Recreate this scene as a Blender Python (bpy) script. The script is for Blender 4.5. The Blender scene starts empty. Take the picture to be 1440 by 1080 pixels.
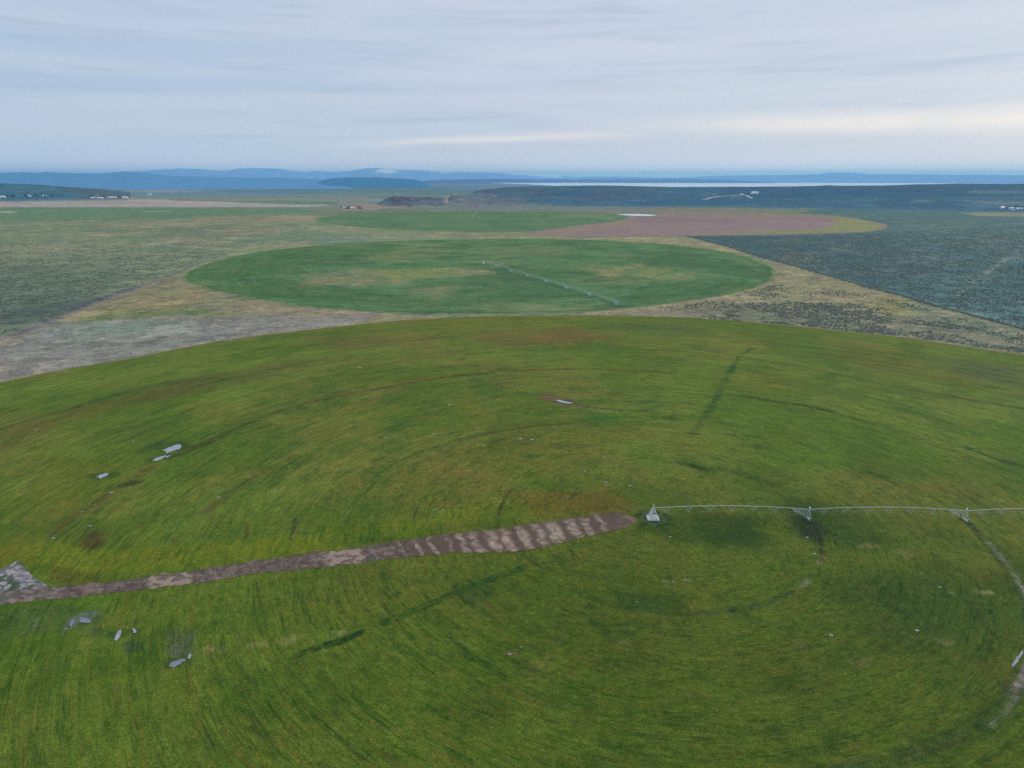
import bpy, math, random
import numpy as np

# ------------------------------------------------------------------ camera, sky, sun, exposure
C = bpy.context.scene.collection
SC = bpy.context.scene
FPX, CX, CY, YH, CAMH = 960.0, 720.0, 540.0, 250.5, 115.0
TILT = math.atan((CY - YH) / FPX)
cam_d = bpy.data.cameras.new('camera')
cam_d.lens, cam_d.sensor_width, cam_d.sensor_fit = 24.0, 36.0, 'HORIZONTAL'
cam_d.clip_start, cam_d.clip_end = 1.0, 200000.0
cam = bpy.data.objects.new('camera', cam_d)
cam.location = (0, 0, CAMH)
cam.rotation_euler = (math.pi / 2 - TILT, 0, 0)
C.objects.link(cam)
SC.camera = cam
SC.view_settings.view_transform = 'Standard'
SC.view_settings.look = 'None'
SC.view_settings.exposure = 0.0
SC.view_settings.gamma = 1.0
SC.cycles.volume_bounces = 1
SC.cycles.max_bounces = 6
SC.cycles.volume_step_rate = 4.0
SC.cycles.use_denoising = False

SUN_EL, SUN_AZ = math.radians(14), math.radians(48)      # behind the bright cloud on the right
HAZE_D = 4.6e-5
HAZE_COL = (0.36, 0.80, 1.0)
HAZE_SEEN = np.array([0.18, 0.40, 0.62])                 # what a long path of that air looks like
ILLUM = np.array([0.80, 0.90, 1.02])                     # light reaching level ground / pi


class NT:
    """small node-tree writer"""
    def __init__(s, tree):
        s.t = tree; s.n = tree.nodes; s.l = tree.links
    def node(s, kind, **kw):
        n = s.n.new(kind)
        for k, v in kw.items(): setattr(n, k, v)
        return n
    def link(s, a, b): s.l.new(a, b)
    def put(s, sock, v):
        if isinstance(v, bpy.types.NodeSocket): s.l.new(v, sock)
        else: sock.default_value = v
    def m(s, op, a, b=0.0, c=0.0, clamp=False):
        n = s.node('ShaderNodeMath', operation=op, use_clamp=clamp)
        s.put(n.inputs[0], a); s.put(n.inputs[1], b); s.put(n.inputs[2], c)
        return n.outputs[0]
    def ramp(s, x, lo, hi):                     # smoothstep
        n = s.node('ShaderNodeMapRange', interpolation_type='SMOOTHSTEP')
        s.put(n.inputs['Value'], x); s.put(n.inputs['From Min'], lo); s.put(n.inputs['From Max'], hi)
        return n.outputs[0]
    def mix(s, f, a, b, mode='MIX'):
        n = s.node('ShaderNodeMix', data_type='RGBA', blend_type=mode)
        n.clamp_factor = True
        s.put(n.inputs[0], f); s.put(n.inputs[6], a); s.put(n.inputs[7], b)
        return n.outputs[2]
    def noise(s, vec, scale, detail=3, rough=.55, dist=0.0):
        n = s.node('ShaderNodeTexNoise', noise_dimensions='3D')
        if vec is not None: s.l.new(vec, n.inputs['Vector'])
        n.inputs['Scale'].default_value = scale; n.inputs['Detail'].default_value = detail
        n.inputs['Roughness'].default_value = rough; n.inputs['Distortion'].default_value = dist
        return n.outputs[0]
    def xyz(s, x, y, z):
        n = s.node('ShaderNodeCombineXYZ')
        s.put(n.inputs[0], x); s.put(n.inputs[1], y); s.put(n.inputs[2], z)
        return n.outputs[0]
    def sep(s, v):
        n = s.node('ShaderNodeSeparateXYZ'); s.l.new(v, n.inputs[0]); return n.outputs


def lin(c):
    c = np.asarray(c, float) / 255.0
    return np.where(c <= .04045, c / 12.92, ((c + .055) / 1.055) ** 2.4)
def rgba(c, k=1.0):
    v = lin(c) * k
    return (float(v[0]), float(v[1]), float(v[2]), 1.0)
def elev_of(py):                                          # elevation of a picture row on the centre column
    return math.atan((CY - py) / FPX) - TILT


def build_world():
    w = bpy.data.worlds.new('World'); SC.world = w; w.use_nodes = True
    t = NT(w.node_tree); t.n.clear()
    out = t.node('ShaderNodeOutputWorld')
    sky = t.node('ShaderNodeTexSky', sky_type='NISHITA')
    sky.sun_disc = False; sky.sun_elevation = SUN_EL; sky.sun_rotation = SUN_AZ
    sky.altitude = 1300; sky.air_density = 1.2; sky.dust_density = 1.0; sky.ozone_density = 2.0
    b1 = t.node('ShaderNodeBackground'); t.link(sky.outputs[0], b1.inputs[0]); b1.inputs[1].default_value = 0.10
    tc = t.node('ShaderNodeTexCoord')
    x, y, z = t.sep(tc.outputs['Generated'])
    az = t.m('ARCTAN2', x, y)                             # 0 = straight ahead, + = right
    el = t.m('ARCSINE', z)
    # cloud layer: a high overcast with long level bands
    band = t.noise(t.xyz(t.m('MULTIPLY', az, 1.6), 0.0, t.m('MULTIPLY', el, 26.0)), 1.0, 5, .55, .3)
    band2 = t.noise(t.xyz(t.m('MULTIPLY', az, 4.5), 3.0, t.m('MULTIPLY', el, 75.0)), 1.0, 5, .6, .4)
    side = t.ramp(az, -0.72, 0.35)
    low = t.mix(side, rgba((206, 217, 245)), rgba((231, 227, 241)))
    high = t.mix(side, rgba((184, 203, 230)), rgba((206, 213, 228)))
    base = t.mix(t.ramp(el, 0.0, 0.11), low, high)
    base = t.mix(t.ramp(el, 0.0, 0.045), t.mix(side, rgba((238, 232, 255)), rgba((255, 240, 252))), base)
    up = t.mix(t.ramp(el, 0.12, 0.9), base, (0.95, 1.00, 1.10, 1.0))
    bands = t.m('MULTIPLY', t.ramp(band, 0.36, 0.64), t.ramp(el, 0.0, 0.05))
    col = t.mix(t.m('MULTIPLY', bands, 0.6), up, rgba((214, 219, 233)))
    dark = t.m('MULTIPLY', t.ramp(band2, 0.48, 0.72), t.ramp(el, 0.02, 0.07))
    col = t.mix(t.m('MULTIPLY', dark, 0.48), col, rgba((176, 190, 214)))
    # the lit slits between the cloud bands (at infinity, by direction)
    wob = t.m('MULTIPLY', t.m('SUBTRACT', t.noise(t.xyz(t.m('MULTIPLY', az, 3.0), 7.0, t.m('MULTIPLY', el, 12.0)), 1.0, 4), 0.5), 0.012)
    def slit(e0, slope, w0, dw, a0, a1, a2, a3, k):
        c = t.m('MULTIPLY_ADD', az, slope, e0)
        d = t.m('SUBTRACT', t.m('ADD', el, wob), c)
        wd = t.m('MAXIMUM', t.m('MULTIPLY_ADD', az, dw, w0), 0.0012)
        g = t.m('DIVIDE', d, wd)
        g = t.m('EXPONENT', t.m('MULTIPLY', t.m('MULTIPLY', g, g), -1.0))
        r = t.m('MULTIPLY', t.ramp(az, a0, a1), t.m('SUBTRACT', 1.0, t.ramp(az, a2, a3)))
        return t.m('MULTIPLY', t.m('MULTIPLY', g, r), k)
    fine = t.ramp(t.noise(t.xyz(t.m('MULTIPLY', az, 7.0), 11.0, t.m('MULTIPLY', el, 120.0)), 1.0, 5, .65), 0.30, 0.60)
    s1 = slit(0.0524, 0.036, 0.0050, 0.004, -0.30, -0.06, 0.04, 0.24, 0.8)
    s2 = slit(0.0650, 0.002, 0.0060, 0.016, 0.10, 0.42, 3.0, 3.1, 1.0)
    s3 = slit(0.0700, 0.000, 0.0100, 0.006, -0.02, 0.22, 0.34, 0.62, 0.7)
    s4 = slit(0.1020, 0.010, 0.0090, 0.006, -0.45, -0.05, 0.6, 1.0, 0.5)
    s5 = slit(0.155, 0.03, 0.014, 0.01, -0.30, 0.15, 1.2, 1.6, 0.45)
    warm = t.m('MULTIPLY', t.m('ADD', s1, s2), t.m('MULTIPLY_ADD', fine, 0.35, 0.65))
    cool = t.m('ADD', t.m('ADD', s3, s4), s5)
    col = t.mix(t.m('MULTIPLY', cool, t.m('MULTIPLY_ADD', fine, .5, .5)), col, rgba((222, 223, 234)))
    col = t.mix(warm, col, (1.0, .90, .86, 1.0))
    b2 = t.node('ShaderNodeBackground'); t.link(col, b2.inputs[0]); b2.inputs[1].default_value = 1.0
    ms = t.node('ShaderNodeMixShader'); ms.inputs[0].default_value = 0.90
    t.link(b1.outputs[0], ms.inputs[1]); t.link(b2.outputs[0], ms.inputs[2])
    t.link(ms.outputs[0], out.inputs['Surface'])
    w.cycles.sampling_method = 'MANUAL'; w.cycles.sample_map_resolution = 1024

build_world()
sun_d = bpy.data.lights.new('sun', 'SUN')
sun_d.energy = 0.6; sun_d.angle = math.radians(15); sun_d.color = (1.0, 0.93, 0.84)
sun = bpy.data.objects.new('sun', sun_d)
sun.rotation_euler = (math.pi / 2 - SUN_EL, 0, math.pi - SUN_AZ)
C.objects.link(sun)

# ------------------------------------------------------------------ geometry helpers
def P(px, py, z=0.0):
    """point of the level ground that the photograph shows at a pixel (used to survey the place)"""
    a = (np.asarray(px, float) - CX) / FPX
    b = (np.asarray(py, float) - CY) / FPX
    down = math.sin(TILT) + math.cos(TILT) * b
    fwd = math.cos(TILT) - math.sin(TILT) * b
    k = (CAMH - z) / down
    return np.stack([a * k, fwd * k], -1)
def PL(pts): return np.array([P(*p) for p in pts])
def slope_at(px, py):                                     # (azimuth, rise per metre run)
    a = (px - CX) / FPX; b = (py - CY) / FPX
    down = math.sin(TILT) + math.cos(TILT) * b
    fwd = math.cos(TILT) - math.sin(TILT) * b
    return math.atan2(a, fwd), -down / math.hypot(a, fwd)

def _hash(ix, iy, seed):
    h = (ix.astype(np.int64) * 374761393 + iy.astype(np.int64) * 668265263 + seed * 1442695041) & 0x7fffffff
    h = ((h ^ (h >> 13)) * 1274126177) & 0x7fffffff
    h = ((h ^ (h >> 16)) * 69069) & 0x7fffffff
    return ((h >> 7) & 0xffff) / 65535.0
def vnoise(x, y, seed=0):
    ix, iy = np.floor(x), np.floor(y)
    fx, fy = x - ix, y - iy
    fx = fx * fx * (3 - 2 * fx); fy = fy * fy * (3 - 2 * fy)
    a, b = _hash(ix, iy, seed), _hash(ix + 1, iy, seed)
    c, d = _hash(ix, iy + 1, seed), _hash(ix + 1, iy + 1, seed)
    return (a * (1 - fx) + b * fx) * (1 - fy) + (c * (1 - fx) + d * fx) * fy
def fbm(x, y, scale, oct=4, seed=0):
    s = 0; amp = 1; tot = 0; f = 1.0 / scale
    for k in range(oct):
        s = s + amp * vnoise(x * f + 17.3 * k, y * f - 9.1 * k, seed + k)
        tot += amp; amp *= .55; f *= 2.03
    return s / tot
def smooth(x, a, b):
    t = np.clip((x - a) / (b - a), 0, 1)
    return t * t * (3 - 2 * t)

def seg_dist(X, Y, pts, closed):
    d = np.full(X.shape, 1e9); n = len(pts)
    for i in range(n if closed else n - 1):
        ax, ay = pts[i]; bx, by = pts[(i + 1) % n]
        ex, ey = bx - ax, by - ay
        q = np.clip(((X - ax) * ex + (Y - ay) * ey) / (ex * ex + ey * ey + 1e-9), 0, 1)
        d = np.minimum(d, np.hypot(X - ax - q * ex, Y - ay - q * ey))
    return d
def inside(X, Y, pts):
    r = np.zeros(X.shape, bool); n = len(pts)
    for i in range(n):
        ax, ay = pts[i]; bx, by = pts[(i + 1) % n]
        c = ((ay > Y) != (by > Y))
        with np.errstate(divide='ignore', invalid='ignore'):
            xi = (bx - ax) * (Y - ay) / (by - ay + 1e-12) + ax
        r ^= c & (X < xi)
    return r

class Canvas:
    """soil, crop and brush colours surveyed over a sheet of ground, kept per vertex"""
    def __init__(s, X, Y, col):
        s.X, s.Y = X, Y
        s.c = np.tile(np.asarray(col, float), (len(X), 1))
        s.D = np.hypot(np.hypot(X, Y), CAMH)
    def _put(s, idx, m, col):
        m = np.clip(m, 0, 1)[:, None]
        s.c[idx] = s.c[idx] * (1 - m) + np.asarray(col, float) * m
    def _box(s, pts, pad):
        lo, hi = pts.min(0) - pad, pts.max(0) + pad
        return np.where((s.X > lo[0]) & (s.X < hi[0]) & (s.Y > lo[1]) & (s.Y < hi[1]))[0]
    def poly(s, px, col, a=1.0, soft=6.0, wob=0.0, wscale=60.0, brk=0.0, bscale=25.0, seed=1, world=False):
        pts = np.asarray(px, float) if world else PL(px)
        idx = s._box(pts, soft + wob)
        if not len(idx): return
        X, Y = s.X[idx], s.Y[idx]
        d = seg_dist(X, Y, pts, True) * np.where(inside(X, Y, pts), -1, 1)
        if wob: d = d + (fbm(X, Y, wscale, 4, seed) - .5) * 2 * wob
        m = a * (1 - smooth(d, -soft, soft))
        if brk: m = m * (1 - brk * smooth(fbm(X, Y, bscale, 4, seed + 50), .42, .60))
        s._put(idx, m, col)
    def stroke(s, px, w, col, a=1.0, soft=None, wob=0.0, wscale=15.0, brk=0.0, bscale=18.0, seed=1, world=False):
        pts = np.asarray(px, float) if world else PL(px)
        soft = w * .8 if soft is None else soft
        idx = s._box(pts, w + soft + wob)
        if not len(idx): return
        X, Y = s.X[idx], s.Y[idx]
        d = seg_dist(X, Y, pts, False)
        if wob: d = d + (fbm(X, Y, wscale, 3, seed) - .5) * 2 * wob
        m = a * (1 - smooth(d, w / 2 - soft / 2, w / 2 + soft))
        if brk: m = m * (1 - brk * smooth(fbm(X, Y, bscale, 3, seed + 50), .38, .58))
        m = m * (.45 + .75 * smooth(fbm(X, Y, max(1.6, w * .7), 3, seed + 80), .32, .62))
        s._put(idx, m, col)
    def blotch(s, scale, lo, hi, col, a, seed, sx=1.0, sy=1.0, mask=None):
        m = a * smooth(fbm(s.X * sx, s.Y * sy, scale, 5, seed), lo, hi)
        if mask is not None: m = m * mask
        s._put(slice(None), m, col)
    def albedo(s, floor=.012):
        """seen colour -> base colour, less the air in between and the light level"""
        S = lin(s.c)
        T = np.exp(-HAZE_D * s.D)[:, None]
        T = np.maximum(T, .30)
        A = (S - HAZE_SEEN * (1 - T)) / T / ILLUM  # blue beyond the air's share stays in the colour as painted haze
        return np.clip(A, floor, .85)

def mesh_obj(name, verts, faces, mat=None, smooth_=True, parent=None):
    me = bpy.data.meshes.new(name)
    verts = np.asarray(verts, np.float32); faces = np.asarray(faces, np.int32)
    k = faces.shape[1]
    me.vertices.add(len(verts)); me.vertices.foreach_set('co', verts.ravel())
    me.loops.add(faces.size); me.loops.foreach_set('vertex_index', faces.ravel())
    me.polygons.add(len(faces)); me.polygons.foreach_set('loop_start', np.arange(0, faces.size, k, dtype=np.int32))
    me.update(calc_edges=True)
    if smooth_: me.polygons.foreach_set('use_smooth', np.ones(len(faces), bool))
    if mat: me.materials.append(mat)
    o = bpy.data.objects.new(name, me); C.objects.link(o)
    if parent: o.parent = parent
    return o
def set_col(o, col, name='survey'):
    a = o.data.attributes.new(name, 'FLOAT_COLOR', 'POINT')
    a.data.foreach_set('color', np.concatenate([col, np.ones((len(col), 1))], 1).astype(np.float32).ravel())
def grid_faces(nu, nv, wrap=False):
    i = np.arange(nu if wrap else nu - 1)[:, None]; j = np.arange(nv - 1)[None]
    i2 = (i + 1) % nu
    return np.stack([i * nv + j + 0 * i, i2 * nv + j, i2 * nv + j + 1, i * nv + j + 1], -1).reshape(-1, 4)
def tag(o, label, cat, group=None, kind=None):
    o['label'] = label
    if cat: o['category'] = cat
    if group: o['group'] = group
    if kind: o['kind'] = kind
    return o

# ------------------------------------------------------------------ materials
def new_mat(name):
    m = bpy.data.materials.new(name); m.use_nodes = True
    t = NT(m.node_tree)
    return m, t, t.n['Principled BSDF']

def simple_mat(name, col, rough=.6, metal=0.0, var=.15, scale=3.0):
    m, t, b = new_mat(name)
    tc = t.node('ShaderNodeTexCoord')
    n = t.noise(tc.outputs['Object'], scale, 4)
    c = t.mix(t.m('MULTIPLY', t.ramp(n, .3, .7), 1.0), (*[v * (1 - var) for v in col], 1), (*[min(1, v * (1 + var)) for v in col], 1))
    t.link(c, b.inputs['Base Color']); b.inputs['Roughness'].default_value = rough
    b.inputs['Metallic'].default_value = metal
    return m

def crop_mat(name, brown, darkc, pale, k_ring=1.0, fine=1.0, amount=1.0, sc=1.0):
    """a crop drilled in circles round the pivot: rings of thicker and thinner growth over bare soil"""
    m, t, b = new_mat(name)
    at = t.node('ShaderNodeAttribute', attribute_name='survey')
    tc = t.node('ShaderNodeTexCoord'); co = tc.outputs['Object']
    x, y, z = t.sep(co)
    r = t.m('SQRT', t.m('ADD', t.m('MULTIPLY', x, x), t.m('MULTIPLY', y, y)))
    rr = t.m('MAXIMUM', r, .5)
    cx, sy_ = t.m('DIVIDE', x, rr), t.m('DIVIDE', y, rr)
    def polar(ka, kr): return t.xyz(t.m('MULTIPLY', cx, ka), t.m('MULTIPLY', sy_, ka), t.m('MULTIPLY', r, kr))
    ring_b = t.noise(polar(3.5, .040 * k_ring), 1.0, 5, .65, .4)        # broad bands
    ring_m = t.noise(polar(6.0, .20 * k_ring), 1.0, 5, .65, .3)
    ring_f = t.noise(polar(9.0, .85 * k_ring), 1.0, 4, .65, .2)         # drill passes
    ring_l = t.noise(polar(4.0, .36 * k_ring), 1.0, 3, .6, .2)
    iso_l = t.noise(co, .013, 5, .6, .4)
    iso_m = t.noise(co, .09 * sc, 5, .65)
    iso_f = t.noise(co, .55 * sc, 4, .8)
    iso_g = t.noise(co, .95 * sc, 3, .8)
    iso_h = t.noise(co, .22 * sc, 5, .8)
    # drill rows torn up by the same growth
    torn = t.noise(t.xyz(t.m('MULTIPLY', cx, 30.0), t.m('MULTIPLY', sy_, 30.0), t.m('MULTIPLY', r, .55 * sc)), 1.0, 4, .75)
    c = at.outputs['Color']
    def lay(c, f, a, col): return t.mix(t.m('MULTIPLY', f, a), c, t.mix(1.0, c, col, 'MULTIPLY'))
    c = lay(c, t.ramp(ring_b, .50, .66), .30 * amount, brown)
    c = lay(c, t.ramp(t.m('ADD', t.m('MULTIPLY', ring_m, .6), t.m('MULTIPLY', iso_m, .4)), .49, .62), .50 * amount, darkc)
    c = lay(c, t.ramp(t.m('ADD', t.m('MULTIPLY', ring_m, -.6), t.m('MULTIPLY', iso_m, .4)), -.06, .04), .30 * amount, pale)
    c = lay(c, t.ramp(ring_f, .52, .64), .60 * amount, brown)
    c = lay(c, t.ramp(t.m('MULTIPLY', ring_f, -1.0), -.44, -.34), .55 * amount, darkc)
    c = lay(c, t.m('MULTIPLY', t.ramp(ring_l, .60, .64), t.m('SUBTRACT', 1.0, t.ramp(ring_l, .64, .69))), .75 * amount, darkc)
    c = lay(c, t.ramp(iso_l, .50, .66), .22 * amount, pale)
    # long thin lines left by the machines going round
    for kr, ka, w0, am_, colr in ((.95, 3.2, .035, .60, darkc), (1.5, 5.0, .045, .50, darkc), (.62, 2.4, .022, .55, brown), (1.15, 4.0, .030, .40, pale)):
        ln = t.noise(polar(ka, kr * k_ring), 1.0, 2, .5, .15)
        ln = t.m('ABSOLUTE', t.m('SUBTRACT', ln, .53))
        gate = t.ramp(t.noise(polar(3.0, .05 * k_ring), 1.0 + kr, 3, .6, .4), .42, .62)
        c = lay(c, t.m('MULTIPLY', t.m('SUBTRACT', 1.0, t.ramp(ln, w0 * .35, w0)), gate), am_ * amount, colr)
    c = lay(c, t.ramp(torn, .52, .60), .34 * fine, darkc)
    c = lay(c, t.ramp(t.m('MULTIPLY', torn, -1.0), -.46, -.38), .24 * fine, pale)
    c = lay(c, t.ramp(iso_h, .54, .60), .20 * fine, darkc)
    c = lay(c, t.ramp(iso_f, .53, .59), .30 * fine, darkc)
    c = lay(c, t.ramp(iso_g, .54, .60), .45 * fine, brown)
    c = lay(c, t.ramp(t.m('MULTIPLY', iso_f, -1.0), -.46, -.40), .22 * fine, pale)
    c = lay(c, t.ramp(t.noise(co, 1.3 * sc, 3, .85), .56, .60), .60 * fine, pale)
    c = lay(c, t.ramp(t.noise(co, 2.0 * sc, 2, .85), .53, .57), .65 * fine, darkc)
    t.link(c, b.inputs['Base Color']); b.inputs['Roughness'].default_value = .9
    b.inputs['Specular IOR Level'].default_value = .15
    h = t.m('ADD', t.m('MULTIPLY', iso_f, .5), t.m('ADD', t.m('MULTIPLY', ring_f, .3), t.m('MULTIPLY', iso_g, .2)))
    bp = t.node('ShaderNodeBump'); bp.inputs['Strength'].default_value = .8; bp.inputs['Distance'].default_value = .5
    t.link(h, bp.inputs['Height']); t.link(bp.outputs[0], b.inputs['Normal'])
    return m

def range_mat(name, dark_k=.45, pale_k=1.7, s0=.16, am=1.0):
    """dry range: pale soil, tufts and sagebrush of several sizes"""
    m, t, b = new_mat(name)
    at = t.node('ShaderNodeAttribute', attribute_name='survey')
    tc = t.node('ShaderNodeTexCoord'); co = tc.outputs['Object']
    c = at.outputs['Color']
    dk = t.mix(1.0, c, (dark_k, dark_k * 1.1, dark_k * 1.15, 1), 'MULTIPLY')
    pl = t.mix(1.0, c, (pale_k * 1.05, pale_k, pale_k * .9, 1), 'MULTIPLY')
    gr = t.mix(1.0, c, (.72, 1.06, .8, 1), 'MULTIPLY')
    def lay(c, sc_, lo, hi, a, k, d=5, r=.7): return t.mix(t.m('MULTIPLY', t.ramp(t.noise(co, sc_, d, r, .3), lo, hi), a * am), c, k)
    c = lay(c, .0016, .5, .62, .35, dk)
    c = lay(c, .006, .47, .58, .45, gr)
    c = lay(c, .016, .52, .60, .50, pl)
    c = lay(c, s0 * .16, .52, .58, .50, dk)
    c = lay(c, s0 * .34, .53, .58, .60, dk)
    c = lay(c, s0 * .50, .55, .60, .55, pl)
    c = lay(c, s0, .52, .58, .55, dk, 4)
    c = lay(c, s0 * 2.7, .56, .62, .45, pl, 3)
    t.link(c, b.inputs['Base Color']); b.inputs['Roughness'].default_value = .95
    b.inputs['Specular IOR Level'].default_value = .1
    bp = t.node('ShaderNodeBump'); bp.inputs['Strength'].default_value = .6; bp.inputs['Distance'].default_value = .7
    t.link(t.noise(co, s0 * 2, 4, .6), bp.inputs['Height']); t.link(bp.outputs[0], b.inputs['Normal'])
    return m

M_CROP = crop_mat('crop', (1.14, .76, 1.1, 1), (.42, .64, .56, 1), (1.55, 1.45, 1.8, 1), 1.0, 1.4, 1.05)
M_CROP2 = crop_mat('crop_far', (1.3, .85, .95, 1), (.50, .74, .62, 1), (1.75, 1.45, 1.5, 1), .5, 1.0, 1.15, .17)
M_CROP3 = crop_mat('crop_pale', (1.1, .85, .9, 1), (.6, .8, .75, 1), (1.4, 1.3, 1.3, 1), .5, .8, .7, .08)
M_RANGE = range_mat('range')
M_DIRT = range_mat('dirt', .62, 1.3, 2.4, .45)
M_HILL = range_mat('hill_brush', .72, 1.35, .02, .8)

def water_mat(name, col, rough=.12):
    m, t, b = new_mat(name)
    tc = t.node('ShaderNodeTexCoord')
    n = t.noise(tc.outputs['Object'], .25, 4)
    c = t.mix(t.ramp(n, .35, .65), (*[v * .8 for v in col], 1), (*col, 1))
    t.link(c, b.inputs['Base Color']); b.inputs['Roughness'].default_value = rough
    b.inputs['Specular IOR Level'].default_value = .8
    return m
M_PUDDLE = water_mat('pale_water', (.36, .36, .43), .18)  # pale lilac base colour, brighter than clear water
M_MUDWET = water_mat('wet_mud', (.20, .21, .27), .3)
M_POND = water_mat('pond_water', (.80, .82, .86), .2)
M_LAKE = water_mat('lake_water', (.86, .88, .92), .35)  # near-white base colour stands in for the sky mirrored in the lake

# ------------------------------------------------------------------ survey of the place
PIV1 = P(918, 729.5)
PIV2 = P(680, 371)
PIV3 = P(665.5, 306)

def rpoly_sheet(name, centre, edge, nr, na, z, base, extra_closed=False):
    """a sheet bounded by a traced edge round a centre; returns the vertices and the object maker"""
    e = edge - centre
    a = np.arctan2(e[:, 1], e[:, 0]); r = np.hypot(e[:, 0], e[:, 1])
    o = np.argsort(a); a, r = a[o], r[o]
    aa = np.concatenate([a - 2 * math.pi, a, a + 2 * math.pi]); rr = np.concatenate([r, r, r])
    th = np.linspace(-math.pi, math.pi, na, endpoint=False)
    R = np.interp(th, aa, rr)
    ker = np.hanning(max(5, na // 90) | 1); ker /= ker.sum(); k = len(ker) // 2
    R = np.convolve(np.concatenate([R[-k:], R, R[:k]]), ker, 'valid')
    R = R + (fbm(np.cos(th) * R, np.sin(th) * R, 9, 3, 5) - .5) * 1.6
    u = np.linspace(0, 1, nr) ** .85; u[0] = .004
    X = (centre[0] + np.outer(R * np.cos(th), u)); Y = (centre[1] + np.outer(R * np.sin(th), u))
    Z = np.full(X.shape, z)
    return X.ravel(), Y.ravel(), Z.ravel(), grid_faces(na, nr, True)

# --- near crop circle
edge1_px = [(0, 537), (83, 521), (200, 501), (283, 484), (383, 469), (480, 459), (560, 451), (640, 446), (720, 444),
            (780, 443.5), (870, 444), (960, 446.5), (1040, 451), (1120, 459), (1200, 467), (1280, 476), (1360, 488), (1440, 498)]
e1 = PL(edge1_px)
R1 = 385.0
a_l = math.atan2(e1[0][1] - PIV1[1], e1[0][0] - PIV1[0]); a_r = math.atan2(e1[-1][1] - PIV1[1], e1[-1][0] - PIV1[0])
rest = [PIV1 + R1 * np.array([math.cos(q), math.sin(q)]) for q in np.linspace(a_l + .12, a_r + 2 * math.pi - .12, 40)]
e1 = np.concatenate([e1, rest[::-1]])
X, Y, Z, F = rpoly_sheet('crop', PIV1, e1, 470, 1800, .06, None)
G = Canvas(X, Y, (99, 124, 52))
rad = np.hypot(X - PIV1[0], Y - PIV1[1]); ang = np.arctan2(Y - PIV1[1], X - PIV1[0])
G.blotch(95, .46, .66, (106, 112, 54), .6, 3)
G.blotch(70, .50, .66, (76, 112, 38), .7, 9)
G.blotch(26, .52, .70, (72, 104, 40), .55, 12)
# darker towards the near side, more so on the right
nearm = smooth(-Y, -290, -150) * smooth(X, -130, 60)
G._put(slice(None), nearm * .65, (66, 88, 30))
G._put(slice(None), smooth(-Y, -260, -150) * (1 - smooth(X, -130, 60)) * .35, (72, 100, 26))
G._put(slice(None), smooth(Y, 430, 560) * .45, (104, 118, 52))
BR, DG, TL, YG = (100, 88, 52), (44, 78, 34), (62, 92, 66), (108, 128, 30)
G.poly([(630, 472), (700, 463), (800, 461), (860, 468), (872, 477), (790, 485), (700, 484)], (112, 100, 62), .75, 14, 14, 40, .4)
G.poly([(440, 478), (560, 470), (640, 474), (600, 486), (480, 492)], (104, 100, 58), .6, 14, 14, 40)
G.poly([(830, 452), (960, 455), (1000, 470), (930, 472), (850, 462)], (78, 104, 62), .55, 12, 10, 40)
G.poly([(1180, 480), (1440, 520), (1440, 560), (1300, 530), (1160, 500)], (104, 98, 54), .5, 14, 16, 50, .4)
G.poly([(1330, 505), (1440, 520), (1440, 548), (1340, 525)], (70, 100, 72), .55, 12, 12, 40, .4)
G.poly([(0, 600), (120, 566), (250, 540), (300, 530), (300, 545), (150, 580), (0, 630)], (92, 90, 48), .55, 8, 9, 30, .4)
G.poly([(180, 545), (420, 505), (480, 505), (380, 530), (220, 560)], (92, 94, 54), .5, 8, 9, 30, .4)
G.poly([(480, 515), (690, 518), (650, 530), (520, 542), (440, 545)], (82, 112, 40), .7, 8, 8, 30)
G.poly([(600, 640), (700, 600), (900, 590), (960, 610), (760, 640), (650, 700), (560, 690)], (104, 106, 50), .4, 12, 12, 30)
G.poly([(1010, 530), (1120, 510), (1130, 545), (1050, 560)], (112, 116, 50), .5, 12, 10, 30)
G.poly([(0, 745), (140, 775), (300, 770), (480, 745), (480, 768), (240, 800), (60, 815), (0, 780)], (104, 122, 26), .75, 4, 4, 14, .2)
G.poly([(480, 745), (700, 700), (860, 700), (800, 725), (640, 742), (480, 766)], (96, 118, 30), .5, 4, 4, 14, .3)
G.poly([(700, 690), (860, 690), (905, 715), (860, 722), (760, 726)], (104, 88, 44), .6, 4, 4, 9, .4)
G.poly([(60, 640), (220, 650), (150, 700), (40, 740), (0, 720)], (98, 116, 40), .5, 6, 8, 20)
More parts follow.
